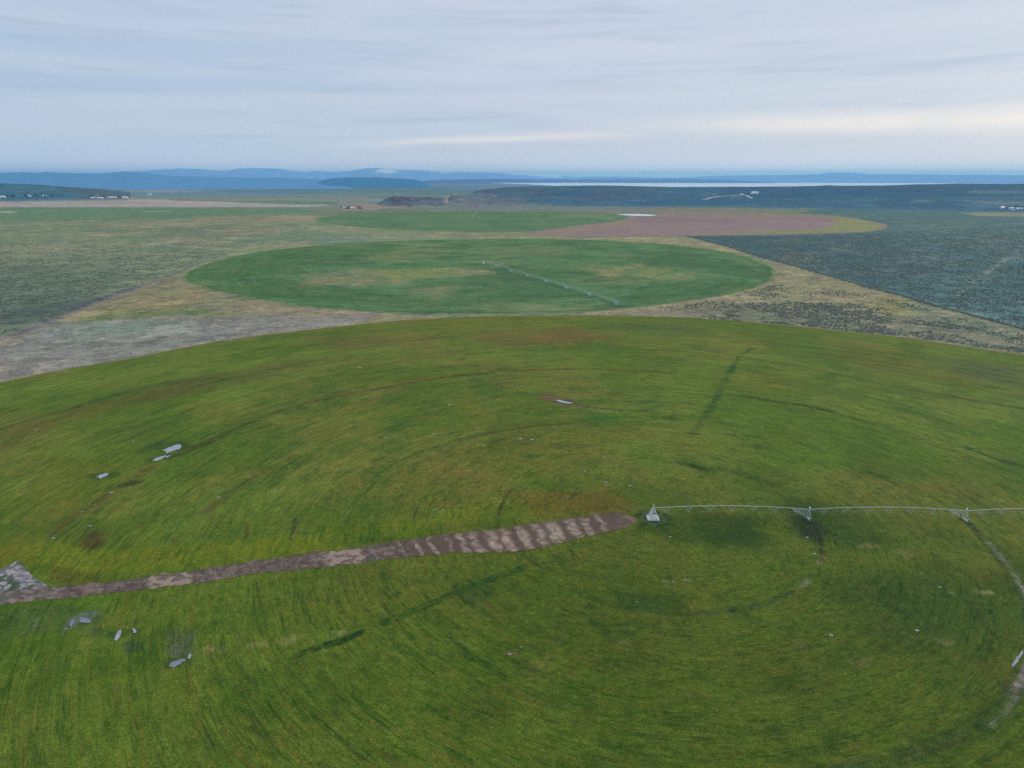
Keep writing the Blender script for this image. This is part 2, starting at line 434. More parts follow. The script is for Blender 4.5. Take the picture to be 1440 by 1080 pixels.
for pts, w, col, a, brk in [
    ([(72, 752), (100, 730), (140, 705), (175, 680), (215, 656)], 3.2, (84, 78, 48), .8, .35),
    ([(250, 640), (290, 623), (330, 604), (380, 583), (430, 567), (480, 556)], 4.0, (72, 84, 42), .85, .25),
    ([(480, 556), (560, 541), (640, 528), (690, 523.5), (760, 520), (830, 519), (930, 523)], 4.0, (98, 88, 46), .75, .35),
    ([(640, 528), (690, 526)], 4.5, (56, 92, 36), .7, .2),
    ([(530, 668), (560, 648), (600, 632), (650, 618), (700, 605), (760, 597), (830, 592), (905, 594)], 2.6, (62, 98, 34), .8, .4),
    ([(640, 622), (700, 607), (760, 599), (830, 594.5)], 1.0, (70, 76, 36), .8, .3),
    ([(820, 590), (870, 585), (940, 588), (985, 586)], 8, (66, 104, 40), .6, .4),
    ([(820, 572), (870, 577), (905, 578)], 2.6, (84, 78, 64), .7, .3),
    ([(700, 540), (730, 552), (760, 556)], 3, (72, 90, 40), .6, .3),
    ([(1057, 490), (1040, 500), (1022, 530), (1010, 555), (993, 585), (974, 610)], 3.6, (58, 90, 36), .85, .5),
    ([(1020, 555), (1060, 560), (1130, 570), (1165, 578)], 4.5, (62, 92, 36), .75, .3),
    ([(1165, 578), (1240, 600), (1310, 625), (1380, 650), (1440, 668)], 3.5, (70, 96, 38), .6, .5),
    ([(1360, 630), (1400, 645), (1440, 657)], 3.0, (56, 92, 42), .7, .2),
    ([(975, 490), (1060, 505), (1150, 520), (1260, 545), (1440, 575)], 4.5, (70, 96, 50), .6, .5),
    ([(890, 640), (960, 650), (1040, 665), (1110, 690)], 5, (62, 92, 38), .5, .5),
    ([(960, 652), (1000, 662)], 5, (48, 84, 36), .8, .3),
    ([(380, 660), (330, 690), (290, 720)], 4, (80, 86, 46), .45, .4),
    ([(420, 640), (350, 675)], 2.0, (88, 78, 44), .5, .4),
    ([(700, 743), (699, 728), (703, 712), (712, 697), (722, 688)], .9, (52, 58, 36), .9, .0),
    ([(722, 762), (735, 780), (752, 794), (775, 804)], .9, (58, 62, 40), .8, .2),
    ([(415, 728), (413, 745), (408, 758)], .8, (60, 62, 44), .8, .2),
    ([(348, 738), (346, 758)], .8, (60, 66, 40), .7, .2),
    ([(308, 752), (296, 768)], .8, (62, 62, 40), .7, .2),
    ([(266, 718), (250, 736), (240, 748)], 1.5, (96, 128, 74), .8, .2),
    ([(496, 700), (482, 730)], 1.5, (96, 124, 66), .7, .2),
    ([(240, 748), (222, 780)], 1.5, (84, 116, 56), .6, .2),
    ([(175, 683), (192, 678)], 4.0, (58, 72, 42), .7, .3),
    ([(215, 650), (235, 640)], 5.0, (52, 90, 48), .7, .3),
    ([(200, 632), (212, 628), (225, 622)], 4.0, (64, 86, 62), .7, .2),
]:
    G.stroke(pts, w * .8, col, min(1, a * 1.15), w * .45, w * .3, 9, brk, 14, len(pts) * 7 + int(w * 3))
G.poly([(672, 536), (700, 540), (716, 553), (690, 560), (668, 552)], (58, 100, 38), .7, 5, 5, 15, .3)
G.poly([(820, 578), (860, 582), (880, 600), (830, 598)], (58, 100, 40), .6, 5, 5, 15, .3)
G.poly([(115, 748), (140, 745), (150, 765), (130, 775), (115, 765)], (74, 72, 42), .8, 2, 2, 6, .3)
G.poly([(752, 552), (775, 553), (822, 568), (822, 574), (790, 570), (762, 562)], (104, 92, 80), .85, 2, 2.5, 8, .2)
# dark double strip left by a tractor turning
for dx in (-.7, .7):
    p = PL([(412, 924), (445, 911), (480, 902), (508, 890)]); G.stroke(p + [0, dx], .9, (36, 68, 24), .95, .5, .3, 6, .1, 8, 3, world=True)
    p = PL([(540, 876), (570, 864), (610, 848), (650, 830), (690, 815), (738, 798)])
    G.stroke(p + [0, dx * 1.3], .95, (46, 80, 28), .9, .6, .5, 8, .35, 7, 4, world=True)
G.poly([(640, 815), (690, 812), (700, 832), (660, 845), (630, 835)], (52, 84, 38), .6, 3, 3, 8, .3)
# round the pivot: wet, rank growth
G.poly([(925, 725), (990, 718), (1080, 730), (1060, 760), (960, 765), (900, 745)], (46, 76, 26), .7, 4, 4, 10, .3)
G.poly([(1100, 700), (1150, 700), (1240, 735), (1260, 770), (1190, 772), (1120, 745)], (46, 74, 36), .65, 5, 6, 12, .4)
G.poly([(1118, 728), (1140, 726), (1158, 742), (1150, 760), (1125, 755)], (44, 62, 50), .75, 2.5, 2.5, 6, .3)
G.poly([(990, 745), (1080, 745), (1090, 770), (1010, 775)], (48, 76, 40), .5, 4, 4, 10, .4)
G.poly([(1020, 740), (1035, 738), (1045, 760), (1030, 762)], (50, 78, 48), .6, 2, 2, 6, .3)
G.poly([(1150, 815), (1300, 790), (1420, 820), (1400, 900), (1240, 900)], (48, 76, 32), .45, 6, 8, 18, .4)
G.poly([(820, 870), (880, 880), (900, 900), (850, 905)], (42, 76, 28), .7, 2, 3, 8, .3)
G.poly([(860, 830), (960, 845), (960, 870), (880, 860)], (42, 76, 36), .6, 3, 3, 8, .3)
dc = np.hypot(X - PIV1[0], Y - PIV1[1])
G._put(slice(None), .9 * (1 - smooth(dc + (fbm(X, Y, 4, 3, 2) - .5) * 4, 4.5, 8)), (38, 68, 34))
G._put(slice(None), .65 * smooth(dc, 2.4, 3.2) * (1 - smooth(dc + (fbm(X, Y, 3, 3, 8) - .5) * 3, 4, 5.5)), (88, 112, 92))
for pp, rr_ in [((243, 629), 6), ((225, 645), 4), ((146, 669), 4), ((793, 565), 4), ((166, 893), 2), ((189, 887), 1.3), ((250, 931), 2.4), ((118, 872), 2.5)]:
    c0 = P(*pp); G.poly([c0 + rr_ * np.array([1.5 * math.cos(v), .9 * math.sin(v)]) for v in np.linspace(0, 6.28, 9)[:-1]], (52, 84, 42), .75, rr_ * .4, rr_ * .8, rr_, .3, 2, 60, world=True)
# wheel tracks of the two inner towers
seg = lambda r, a0, a1, n=60: [PIV1 + r * np.array([math.cos(q), math.sin(q)]) for q in np.linspace(math.radians(a0), math.radians(a1), n)]
G.stroke(seg(54.6, -90, -55), 1.5, (46, 70, 52), .75, .8, .3, 6, .35, 9, 5, world=True)
G.stroke(seg(54.6, -140, -90), 1.2, (54, 78, 40), .5, .8, .3, 6, .5, 9, 5, world=True)
G.stroke(seg(54.6, -30, -3), 1.2, (52, 56, 48), .85, .6, .2, 6, .3, 9, 6, world=True)
G.stroke(seg(54.6, -36, -27), .9, (120, 112, 92), .7, .6, .2, 6, .4, 5, 6, world=True)
G.stroke(seg(54.6, -50, -44), 1.2, (110, 120, 112), .7, .8, .2, 6, .4, 5, 6, world=True)
G.stroke(seg(108.4, -85, -6), 3.2, (50, 72, 46), .65, 1.5, .8, 9, .3, 12, 7, world=True)
G.stroke(seg(108.4, -54, -8), .75, (128, 130, 126), .9, .6, .25, 5, .25, 6, 8, world=True)
G.stroke(seg(109.9, -60, -30), .7, (124, 128, 132), .7, .5, .25, 5, .45, 6, 9, world=True)
G.stroke(seg(108.4, -50, -39), 1.1, (126, 130, 140), .75, .7, .6, 5, .3, 5, 10, world=True)
G.stroke([(1362, 735), (1374, 747)], 1.5, (40, 56, 50), .8)
for q, (px, py, s, cc, a) in enumerate([(1222, 768, 2.2, (132, 134, 92), .7), (1272, 777, 2.4, (118, 122, 84), .6), (1385, 833, 1.4, (140, 142, 110), .7),
        (360, 907, 1.6, (146, 146, 98), .75), (405, 899, 1.8, (128, 134, 92), .6), (476, 891, 1.4, (140, 142, 108), .6), (300, 914, 1.8, (116, 122, 80), .6),
        (1128, 908, 1.5, (104, 108, 74), .6), (1330, 903, 1.6, (112, 118, 92), .6), (1335, 835, 1.4, (98, 116, 84), .5), (940, 818, 1.0, (128, 134, 110), .8),
        (968, 816, 1.0, (128, 134, 110), .8), (1180, 668, 3, (110, 104, 60), .4), (760, 938, 2, (112, 112, 72), .5), (1210, 930, 2, (108, 112, 78), .5),
        (720, 918, 1.0, (124, 112, 96), .7), (600, 732, 1.6, (130, 130, 74), .6), (1262, 697, 3, (112, 116, 60), .5), (770, 667, 3, (110, 110, 56), .5),
        (560, 668, 3, (106, 104, 60), .4), (1170, 860, 2, (96, 104, 60), .4), (870, 905, 1.2, (110, 118, 84), .5), (700, 870, 2, (90, 100, 44), .5)]):
    c0 = P(px, py)
    G.poly([c0 + s * np.array([1.6 * math.cos(v), .9 * math.sin(v)]) for v in np.linspace(0, 6.28, 9)[:-1]], cc, a, s * .6, s * .8, s * 1.5, .3, s, 20 + q, world=True)
# sodden corner and small wet hollows on the left
for poly_, cc, a in [([(0, 860), (60, 850), (150, 858), (140, 885), (60, 890), (0, 900)], (70, 96, 62), .5),
                     ([(118, 862), (136, 858), (137, 872), (112, 876), (96, 884), (92, 880), (100, 868)], (96, 112, 116), .85),
                     ([(130, 886), (142, 884), (140, 896), (128, 895)], (66, 78, 70), .7),
                     ([(170, 905), (195, 900), (200, 915), (175, 918)], (56, 88, 66), .7),
                     ([(232, 890), (250, 888), (262, 900), (262, 920), (240, 925), (232, 905)], (84, 96, 78), .7),
                     ([(262, 885), (272, 888), (272, 922), (262, 915)], (80, 98, 90), .6),
                     ([(240, 906), (262, 905), (270, 925), (236, 930)], (96, 104, 92), .6),
                     ([(45, 868), (55, 868), (52, 888), (42, 888)], (84, 98, 92), .6)]:
    G.poly(poly_, cc, a, 1.0, 1.2, 3, .35, 2.5, 31)
G.poly([(68, 795), (100, 800), (140, 812), (150, 822), (90, 826), (70, 815)], (86, 76, 40), .6, 2, 2, 6, .3)
ed = seg_dist(X, Y, e1, True)
G._put(slice(None), .8 * (1 - smooth(ed + (fbm(X, Y, 7, 4, 61) - .5) * 12, 0, 4)), (134, 130, 104))
G._put(slice(None), .35 * (1 - smooth(ed + (fbm(X, Y, 25, 4, 62) - .5) * 30, 3, 22)), (92, 112, 44))
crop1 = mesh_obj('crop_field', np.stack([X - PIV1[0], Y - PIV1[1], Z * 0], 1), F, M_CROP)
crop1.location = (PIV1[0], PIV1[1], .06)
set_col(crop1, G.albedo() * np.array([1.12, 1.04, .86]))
tag(crop1, 'large bright green crop circle in the foreground with mown rings', None, None, 'structure')

# --- second circle
edge2_px = [(257, 391), (264, 382), (290, 371), (340, 358), (400, 349.5), (470, 343.5), (560, 339), (650, 336.5), (740, 336), (830, 337.5),
            (920, 342), (1000, 351), (1055, 362), (1083, 375), (1090, 386), (1080, 398), (1050, 408), (1010, 417), (950, 426), (890, 433),
            (830, 438.5), (760, 440.5), (650, 441.5), (560, 440), (500, 437), (440, 432), (380, 424), (320, 413), (280, 403), (261, 396)]
e2 = PL(edge2_px)
X, Y, Z, F = rpoly_sheet('crop2', PIV2, e2, 130, 620, .1, None)
G = Canvas(X, Y, (86, 128, 90))
G.blotch(110, .46, .62, (74, 112, 78), .7, 21)
G.blotch(90, .52, .66, (124, 136, 98), .5, 24, .6, 1.0)
G.blotch(30, .54, .68, (60, 100, 66), .55, 27, .6, 1.0)
TN = (138, 136, 104)
for pts, cc, a in [([(430, 395), (500, 378), (560, 378), (690, 376), (690, 385), (600, 392), (560, 400), (480, 405)], (132, 138, 108), .8),
                   ([(540, 378), (640, 376), (620, 392), (550, 394)], (122, 144, 84), .6),
                   ([(590, 405), (640, 400), (625, 430), (600, 425)], TN, .65),
                   ([(420, 385), (470, 382), (480, 400), (430, 405)], (140, 134, 112), .45),
                   ([(650, 355), (740, 345), (820, 350), (780, 360), (690, 362)], (118, 134, 100), .5),
                   ([(800, 375), (900, 370), (1000, 385), (960, 395), (850, 385)], (134, 142, 96), .5),
                   ([(835, 380), (885, 386), (880, 392), (845, 388)], (146, 144, 108), .7),
                   ([(870, 350), (980, 355), (1060, 372), (1085, 388), (1000, 380), (900, 362)], (60, 106, 72), .6),
                   ([(260, 390), (320, 365), (420, 352), (560, 342), (560, 352), (420, 370), (330, 398)], (68, 114, 72), .6),
                   ([(300, 402), (420, 420), (560, 432), (700, 434), (600, 420), (420, 400)], (70, 108, 66), .5),
                   ([(900, 400), (1060, 395), (1040, 408), (930, 426), (880, 425)], (62, 108, 70), .55)]:
    G.poly(pts, cc, min(1, a * 1.25), 14, 26, 40, .45, 17, 33)
ed = seg_dist(X, Y, e2, True)
G._put(slice(None), .55 * (1 - smooth(ed, 2, 16)), (66, 112, 62))
G._put(slice(None), .8 * (1 - smooth(ed + (fbm(X, Y, 9, 4, 63) - .5) * 9, 0, 4)), (138, 144, 116))
L2 = P(877, 432.5) - PIV2
for k in range(1, 8):
    rr = np.hypot(*L2) * k / 7.0
    aw = np.hypot(X - PIV2[0], Y - PIV2[1])
    G._put(slice(None), .35 * (1 - smooth(np.abs(aw - rr), .5, 3)) * smooth(fbm(X, Y, 60, 3, k), .4, .6), (118, 124, 92))
G.stroke([(680, 377), (745, 392), (802, 408), (862, 427)], 7, (60, 92, 78), .6, 5, 2, 20, .2)
crop2 = mesh_obj('crop_field', np.stack([X - PIV2[0], Y - PIV2[1], Z * 0], 1), F, M_CROP2)
crop2.location = (PIV2[0], PIV2[1], .10)
set_col(crop2, G.albedo())
tag(crop2, 'middle crop circle, patchy dark green and tan, crossed by a diagonal sprinkler arm', None, None, 'structure')

# --- third circle (its right part is cut by the purple field)
def far_field(name, edge, base, z, mat, label, paint=None):
    e = PL(edge); c0 = e.mean(0)
    X, Y, Z, F = rpoly_sheet(name, c0, e, 60, 420, z, None)
    G = Canvas(X, Y, base)
    if paint: paint(G)
    o = mesh_obj(name, np.stack([X - c0[0], Y - c0[1], Z * 0], 1), F, mat)
    o.location = (c0[0], c0[1], z); set_col(o, G.albedo())
    return tag(o, label, None, None, 'structure')
def p3(G):
    G.blotch(160, .45, .62, (80, 120, 92), .7, 41)
    G.blotch(80, .52, .66, (104, 136, 104), .5, 43)
    G.poly([(800, 300), (880, 304), (860, 308), (780, 306)], (126, 142, 118), .5, 20)
far_field('crop_field', [(446, 311), (455, 306), (480, 302.3), (530, 299.5), (600, 298.2), (700, 297.8), (790, 298.3), (850, 300.5), (882, 304.5),
                         (872, 309.5), (820, 316), (770, 321.5), (735, 325.5), (690, 326), (620, 325), (550, 322), (490, 317.5), (460, 314)],
          (90, 128, 98), .16, M_CROP2, 'green crop circle beyond the middle one, small white sprinkler arm standing in it', p3)
def p4(G):
    G.blotch(150, .45, .62, (132, 116, 122), .7, 46)
    G.blotch(60, .52, .66, (150, 134, 128), .6, 48)
    G.poly([(1172, 304), (1225, 312), (1247, 319), (1215, 326), (1130, 328), (1178, 316)], (134, 142, 100), .95, 18, 20, 60)
    G.poly([(960, 329), (1120, 323), (1180, 322), (1130, 329)], (130, 138, 104), .8, 14, 14, 60)
    G.poly([(930, 298), (1120, 300.5), (1180, 306), (1120, 303), (960, 301)], (126, 134, 110), .7, 14, 14, 60)
    G.poly([(735, 331), (880, 310), (900, 314), (800, 331)], (142, 132, 112), .6, 14)
far_field('crop_field', [(735, 330.5), (800, 320), (880, 308.5), (925, 301), (960, 298.5), (1040, 298.8), (1120, 301), (1175, 304.5), (1220, 311),
                         (1247, 319), (1215, 326), (1120, 329), (1000, 331), (900, 332), (800, 333)],
          (140, 124, 130), .12, M_CROP3, 'bare mauve field with an olive rim, right of the far green circle', p4)

# --- the ground sheet with its low ridges
def crest_fn(pts, dist):
    az, h = [], []
    for px, py in pts:
        a, s = slope_at(px, py); az.append(a); h.append(CAMH + s * dist)
    return np.array(az), np.array(h)
RIDGES = [  # crest pixels, crest distance, front foot distance, back foot distance, roughness
    ([(640, 290), (665, 275), (690, 266), (720, 263.2), (780, 262), (840, 261), (900, 262), (960, 263.5), (1030, 262.8), (1110, 264), (1145, 262),
      (1165, 261), (1190, 262.2), (1230, 261.5), (1290, 259.5), (1350, 258.3), (1440, 258.5), (1600, 258), (1900, 262)], 4700, 2750, 7800, 1.0),
    ([(-500, 256), (-100, 257), (0, 258), (60, 260.5), (110, 264.5), (145, 268), (158, 270), (172, 271.7), (184, 274)], 4750, 4050, 7600, 1.2),
    ([(525, 290), (540, 281.5), (552, 277), (568, 276), (585, 278), (605, 278.5), (625, 280), (645, 290)], 3250, 2850, 3700, 2.0),
    ([(612, 290), (626, 280.5), (634, 275), (655, 273.2), (675, 272), (690, 272.5), (700, 275.5), (716, 279), (745, 284)], 3350, 2800, 4000, 2.0),
    ([(480, 289), (500, 286), (520, 287), (530, 290)], 2950, 2700, 3300, 1.0),
]
RF = [(crest_fn(p, d), d, f, b, r) for p, d, f, b, r in RIDGES]
def H(X, Y, only=None):
    d = np.hypot(X, Y); az = np.arctan2(X, Y); z = np.zeros(np.shape(X))
    for (ca, ch), dc_, f, b, r in (RF if only is None else [RF[only]]):
        hh = np.maximum(np.interp(az, ca, ch, left=ch[0] if r == 1.2 else 0, right=ch[-1] if r == 1.0 else 0), 0)
        up = np.where(d < dc_, smooth(d, f, dc_), 1 - smooth(d, dc_, b))
        n = (fbm(X, Y, 330, 5, 60) - .5) * 22 * r * up * (1 - .75 * smooth(up, .82, 1.0)) * np.clip(hh / 30, 0, 1)
        z = np.maximum(z, hh * up + n)
    if only is not None: return z
    # the land rolls very gently away from the fields
    roll = (fbm(X, Y, 900, 4, 70) - .5) * 7 * smooth(d, 2500, 4200)
    return np.maximum(z + roll * (z < 1), -3) * smooth(d, 2450, 2900)

rows = list(np.arange(1200, 300, -2.0)) + list(np.arange(300, 262, -.45)) + list(np.arange(262, 253, -.3))
drow = [float(P(CX, y)[1]) for y in rows]
drow = [.5, 12, 30, 48] + [d for d in drow if d > 60] + list(np.geomspace(drow[-1] * 1.03, 46000, 24))
drow = np.array(drow)
az = np.concatenate([np.radians(np.arange(-46, 46.01, .125)), np.radians(np.arange(50, 311, 4.0))])
A, D = np.meshgrid(az, drow, indexing='ij')
X = (D * np.sin(A)).ravel(); Y = (D * np.cos(A)).ravel()
Z = H(X, Y)
G = Canvas(X, Y, (112, 128, 112))
far = np.hypot(X, Y); S = np.arctan2(X, Y)
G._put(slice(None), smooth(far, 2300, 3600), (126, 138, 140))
G._put(slice(None), smooth(far, 4200, 6500), (94, 128, 162))  # haze blue painted over the plain by distance
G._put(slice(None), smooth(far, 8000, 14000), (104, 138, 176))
# left range
G.poly([(-900, 530), (0, 476), (49, 459), (88, 445), (165, 414), (239, 387), (310, 362), (367, 338), (400, 323), (443, 307), (430, 297), (0, 292), (-900, 292)],
       (120, 136, 116), 1, 6)
G.poly([(-900, 530), (0, 476), (88, 445), (165, 414), (200, 395), (120, 380), (0, 370), (-900, 370)], (94, 114, 102), .85, 60, 60, 150)
G.poly([(-900, 400), (0, 345), (240, 350), (330, 350), (200, 400), (0, 420), (-900, 450)], (114, 130, 114), .6, 40, 60, 150, .4, 60)
G.poly([(0, 292), (430, 293), (440, 300), (300, 303), (120, 310), (0, 312), (-900, 330), (-900, 292)], (98, 132, 112), .85, 25, 30, 150)
G.poly([(130, 318), (300, 306), (440, 303), (440, 308), (380, 332), (300, 345), (220, 335)], (142, 138, 122), .8, 30, 40, 120, .35, 60)
G.poly([(330, 330), (350, 328), (345, 336), (320, 337)], (172, 162, 150), .8, 12, 12, 40, .5, 20)
G.poly([(120, 327), (170, 327), (170, 332), (120, 332)], (158, 148, 118), .7, 14, 14, 50, .3)
G.poly([(395, 302), (445, 304), (438, 309), (400, 307)], (164, 146, 140), .7, 14, 14, 60, .3)
G.poly([(0, 430), (90, 425), (160, 412), (100, 436), (40, 452), (0, 460)], (70, 86, 100), .5, 8, 10, 40, .5)
# between the circles, left
G.poly([(0, 478), (88, 446), (165, 415), (239, 388), (258, 380), (258, 395), (320, 415), (440, 433), (540, 441), (640, 446), (480, 460), (283, 485), (0, 538), (-900, 700), (-900, 540)],
       (134, 134, 112), 1, 4)
G.poly([(-900, 560), (0, 483), (60, 462), (170, 447), (290, 446), (420, 446), (540, 441), (480, 460), (283, 485), (0, 538), (-900, 720)], (138, 138, 136), .95, 8, 12, 40)
G.poly([(50, 455), (130, 450), (330, 455), (300, 478), (120, 495), (0, 512), (0, 490)], (130, 142, 138), .75, 10, 14, 40, .4)
G.poly([(100, 455), (165, 432), (260, 435), (240, 446), (160, 450)], (106, 128, 84), .65, 7, 8, 25, .4)
G.poly([(250, 436), (290, 434), (300, 440), (260, 443)], (92, 122, 84), .75, 5, 6, 20, .3)
G.poly([(150, 440), (200, 415), (290, 405), (300, 425), (240, 436)], (142, 136, 108), .6, 8, 10, 30, .3)
G.poly([(300, 425), (440, 434), (540, 440), (440, 446), (330, 440)], (152, 142, 128), .75, 6, 8, 30, .3)
for pts, w in [([(0, 488), (60, 484), (150, 480), (220, 474), (290, 474)], 2.4), ([(0, 497), (50, 492), (120, 489), (170, 484)], 2.4), ([(170, 483), (230, 479)], 2.0)]:
    G.stroke(pts, w, (108, 96, 82), .75, None, 1.5, 12, .3)
G.stroke([(0, 530), (283, 482), (383, 467)], 5, (152, 150, 150), .7, 4, 2, 15, .4)
G.stroke([(0, 478), (49, 460), (88, 446), (123, 430), (165, 415), (211, 398), (239, 388), (260, 379), (310, 362.5), (367, 338.5), (400, 324), (443, 307.5)], 5.5, (118, 116, 126), 1, 3, 1, 12, .1)
G.stroke([(60, 452), (120, 428), (165, 412), (200, 400)], 7, (74, 84, 100), .6, 4, 3, 12, .3)
# strip round circle two and up to circle three
G.poly([(262, 379), (310, 362), (400, 323), (443, 308), (490, 318), (560, 323), (640, 326.5), (735, 327), (800, 333), (980, 332), (1010, 343), (1077, 363), (1100, 372),
        (1091, 386), (1060, 362), (1000, 350), (920, 341.5), (740, 335.5), (560, 338.5), (400, 349), (290, 371)], (130, 142, 118), 1, 5)
G.poly([(740, 331), (800, 333), (980, 333), (1010, 343), (1070, 362), (1000, 350), (920, 341.5), (760, 335)], (146, 144, 120), .9, 8, 10, 50)
G.poly([(430, 330), (560, 330), (640, 332), (560, 337), (450, 343)], (132, 142, 136), .6, 12, 14, 60, .3)
G.poly([(560, 325), (700, 328), (740, 333), (640, 334)], (134, 136, 112), .6, 12, 14, 60, .3)
G.stroke([(258, 392), (264, 382), (290, 371), (340, 358), (400, 349.5), (470, 343.5), (560, 339), (740, 336)], 7, (146, 152, 124), .8, 5)
# the tan wedge right of the circles
G.poly([(800, 443), (890, 434), (1010, 418), (1080, 399), (1093, 386), (1085, 366), (1147, 383), (1227, 406), (1270, 417), (1377, 446), (1440, 464), (2100, 640), (2100, 700),
        (1440, 500), (1280, 477), (1120, 459), (960, 447)], (142, 140, 118), 1, 4)
G.poly([(880, 440), (1000, 432), (1160, 436), (1300, 445), (1440, 470), (1440, 500), (1280, 477), (1120, 459), (960, 447)], (112, 120, 112), .65, 12, 16, 35, .35)
G.poly([(1230, 420), (1275, 418), (1290, 440), (1250, 448), (1225, 435)], (140, 144, 98), .6, 8, 8, 30)
G.poly([(1270, 418), (1330, 428), (1400, 450), (1440, 465), (1440, 480), (1330, 462), (1280, 440)], (112, 132, 116), .75, 8, 10, 30, .3)
G.poly([(1310, 441), (1338, 440), (1346, 446), (1320, 447)], (166, 164, 150), .7, 3, 4, 12, .4)
G.stroke([(1080, 399), (1010, 418), (950, 427), (890, 434), (830, 440)], 9, (152, 150, 124), .7, 5)
G.stroke([(1060, 453), (1160, 462), (1280, 475), (1440, 497)], 6, (150, 136, 124), .6, 4, 2, 12, .3)
# dark sage plain on the right
G.poly([(967, 332), (1120, 329.5), (1215, 326.5), (1247, 319), (1220, 310), (1180, 303), (1120, 299), (1200, 290), (1440, 286), (2300, 286), (2300, 690), (2100, 640), (1440, 462), (1377, 445),
        (1270, 416), (1147, 382), (1077, 363), (1010, 343)], (80, 114, 122), 1, 4)
G.poly([(967, 332), (1120, 331), (1250, 335), (1300, 380), (1227, 404), (1147, 382), (1010, 343)], (72, 102, 114), .8, 20, 25, 80)
G.poly([(1250, 318), (1330, 315), (1440, 322), (1440, 345), (1330, 345), (1270, 335)], (90, 122, 122), .6, 30, 40, 120, .3)
G.poly([(1080, 359), (1130, 357), (1155, 366), (1120, 370)], (128, 130, 124), .65, 8, 10, 30, .5, 10)
G.poly([(1355, 300.5), (1440, 300), (1700, 300), (1700, 305), (1440, 304.5), (1370, 303.5)], (146, 148, 122), .8, 14, 12, 60)
G.stroke([(1440, 345), (1400, 375), (1370, 395), (1345, 415)], 5, (128, 140, 136), .9, 3, 2, 14, .3)
G.stroke([(1300, 423), (1330, 427), (1360, 429)], 5, (134, 146, 138), .7, 4, 2, 14, .3)
G.stroke([(1368, 427), (1390, 424), (1435, 426)], 4, (142, 150, 138), .7, 3, 2, 14, .3)
G.stroke([(1365, 440), (1400, 448), (1440, 459)], 4, (136, 150, 150), .75, 3, 1, 14, .2)
G.stroke([(967, 332), (1010, 343), (1077, 363), (1147, 382.5), (1227, 405.5), (1270, 416.5), (1310, 428.5), (1377, 446), (1440, 463), (2100, 640)], 3.2, (48, 62, 70), .85, 2, .6, 10, .15)
G.blotch(45, .53, .60, (112, 120, 118), .45, 111, 1, 1, smooth(S, .30, .36) * (1 - smooth(far, 2300, 2800)) * smooth(far, 800, 1100))
G.blotch(60, .5, .6, (150, 148, 128), .45, 113, .6, 1, (1 - smooth(S, -.25, -.18)) * smooth(far, 1000, 1400) * (1 - smooth(far, 2300, 2600)))
G.blotch(90, .5, .6, (94, 128, 112), .5, 115, .6, 1, (1 - smooth(S, -.25, -.18)) * smooth(far, 900, 1300) * (1 - smooth(far, 2300, 2600)))
# far plains, bands left and middle
for pts, cc, a in [([(-300, 280), (0, 279), (230, 281), (400, 284), (480, 288), (430, 291), (0, 291), (-300, 291)], (170, 163, 168), .95),
                   ([(90, 285), (200, 284), (230, 286), (100, 287)], (128, 144, 132), .5),
                   ([(240, 281), (300, 282.2), (400, 285.5), (395, 286), (300, 283), (240, 282)], (88, 106, 120), .9),
                   ([(300, 282.8), (400, 283), (470, 284.5), (480, 288.5), (400, 287.5), (340, 285)], (84, 130, 118), .85),
                   ([(330, 278), (470, 276), (480, 280), (360, 280.5)], (134, 140, 142), .7),
                   ([(155, 268), (240, 267), (310, 268), (240, 270), (170, 270.5)], (160, 154, 164), .85),
                   ([(180, 273), (420, 274), (480, 278), (300, 278), (180, 279)], (108, 134, 136), .8),
                   ([(345, 258), (430, 257), (400, 260), (350, 260)], (150, 172, 190), .6),
                   ([(450, 262), (640, 262), (600, 268), (450, 268)], (96, 124, 146), .6),
                   ([(440, 270), (560, 268), (640, 270), (520, 275), (440, 276)], (108, 138, 138), .6),
                   ([(480, 291), (520, 290), (600, 288.5), (600, 291), (520, 295), (480, 297)], (150, 140, 140), .75),
                   ([(650, 291), (715, 286), (860, 283.5), (868, 284.3), (740, 287), (690, 291.5)], (158, 146, 142), .85),
                   ([(600, 292), (860, 289), (960, 293), (860, 296), (600, 295.5)], (112, 128, 146), .7),
                   ([(820, 296), (960, 294), (1100, 296), (960, 298), (860, 299)], (136, 126, 132), .8),
                   ([(0, 297.5), (22, 297.5), (22, 299.3), (0, 299.3)], (196, 178, 176), .9),
                   ([(40, 297), (80, 295.5), (60, 298)], (140, 146, 150), .6),
                   ([(205, 296.5), (240, 296.5), (240, 298.5), (205, 298)], (158, 152, 142), .6)]:
    G.poly(pts, cc, a, 12, 14, 90, .2, 80, 51)
for pts, w, cc, a in [([(0, 284), (60, 288), (200, 287)], 8, (124, 134, 130), .6)]:
    G.stroke(pts, w, cc, a)
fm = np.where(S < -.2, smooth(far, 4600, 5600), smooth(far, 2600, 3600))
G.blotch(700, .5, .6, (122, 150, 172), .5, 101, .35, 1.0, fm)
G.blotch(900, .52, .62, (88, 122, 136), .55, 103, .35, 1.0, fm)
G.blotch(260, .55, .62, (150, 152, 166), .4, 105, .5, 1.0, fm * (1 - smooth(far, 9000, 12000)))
G.blotch(420, .54, .62, (78, 128, 122), .4, 107, .5, 1.0, fm * (1 - smooth(far, 7000, 9000)))
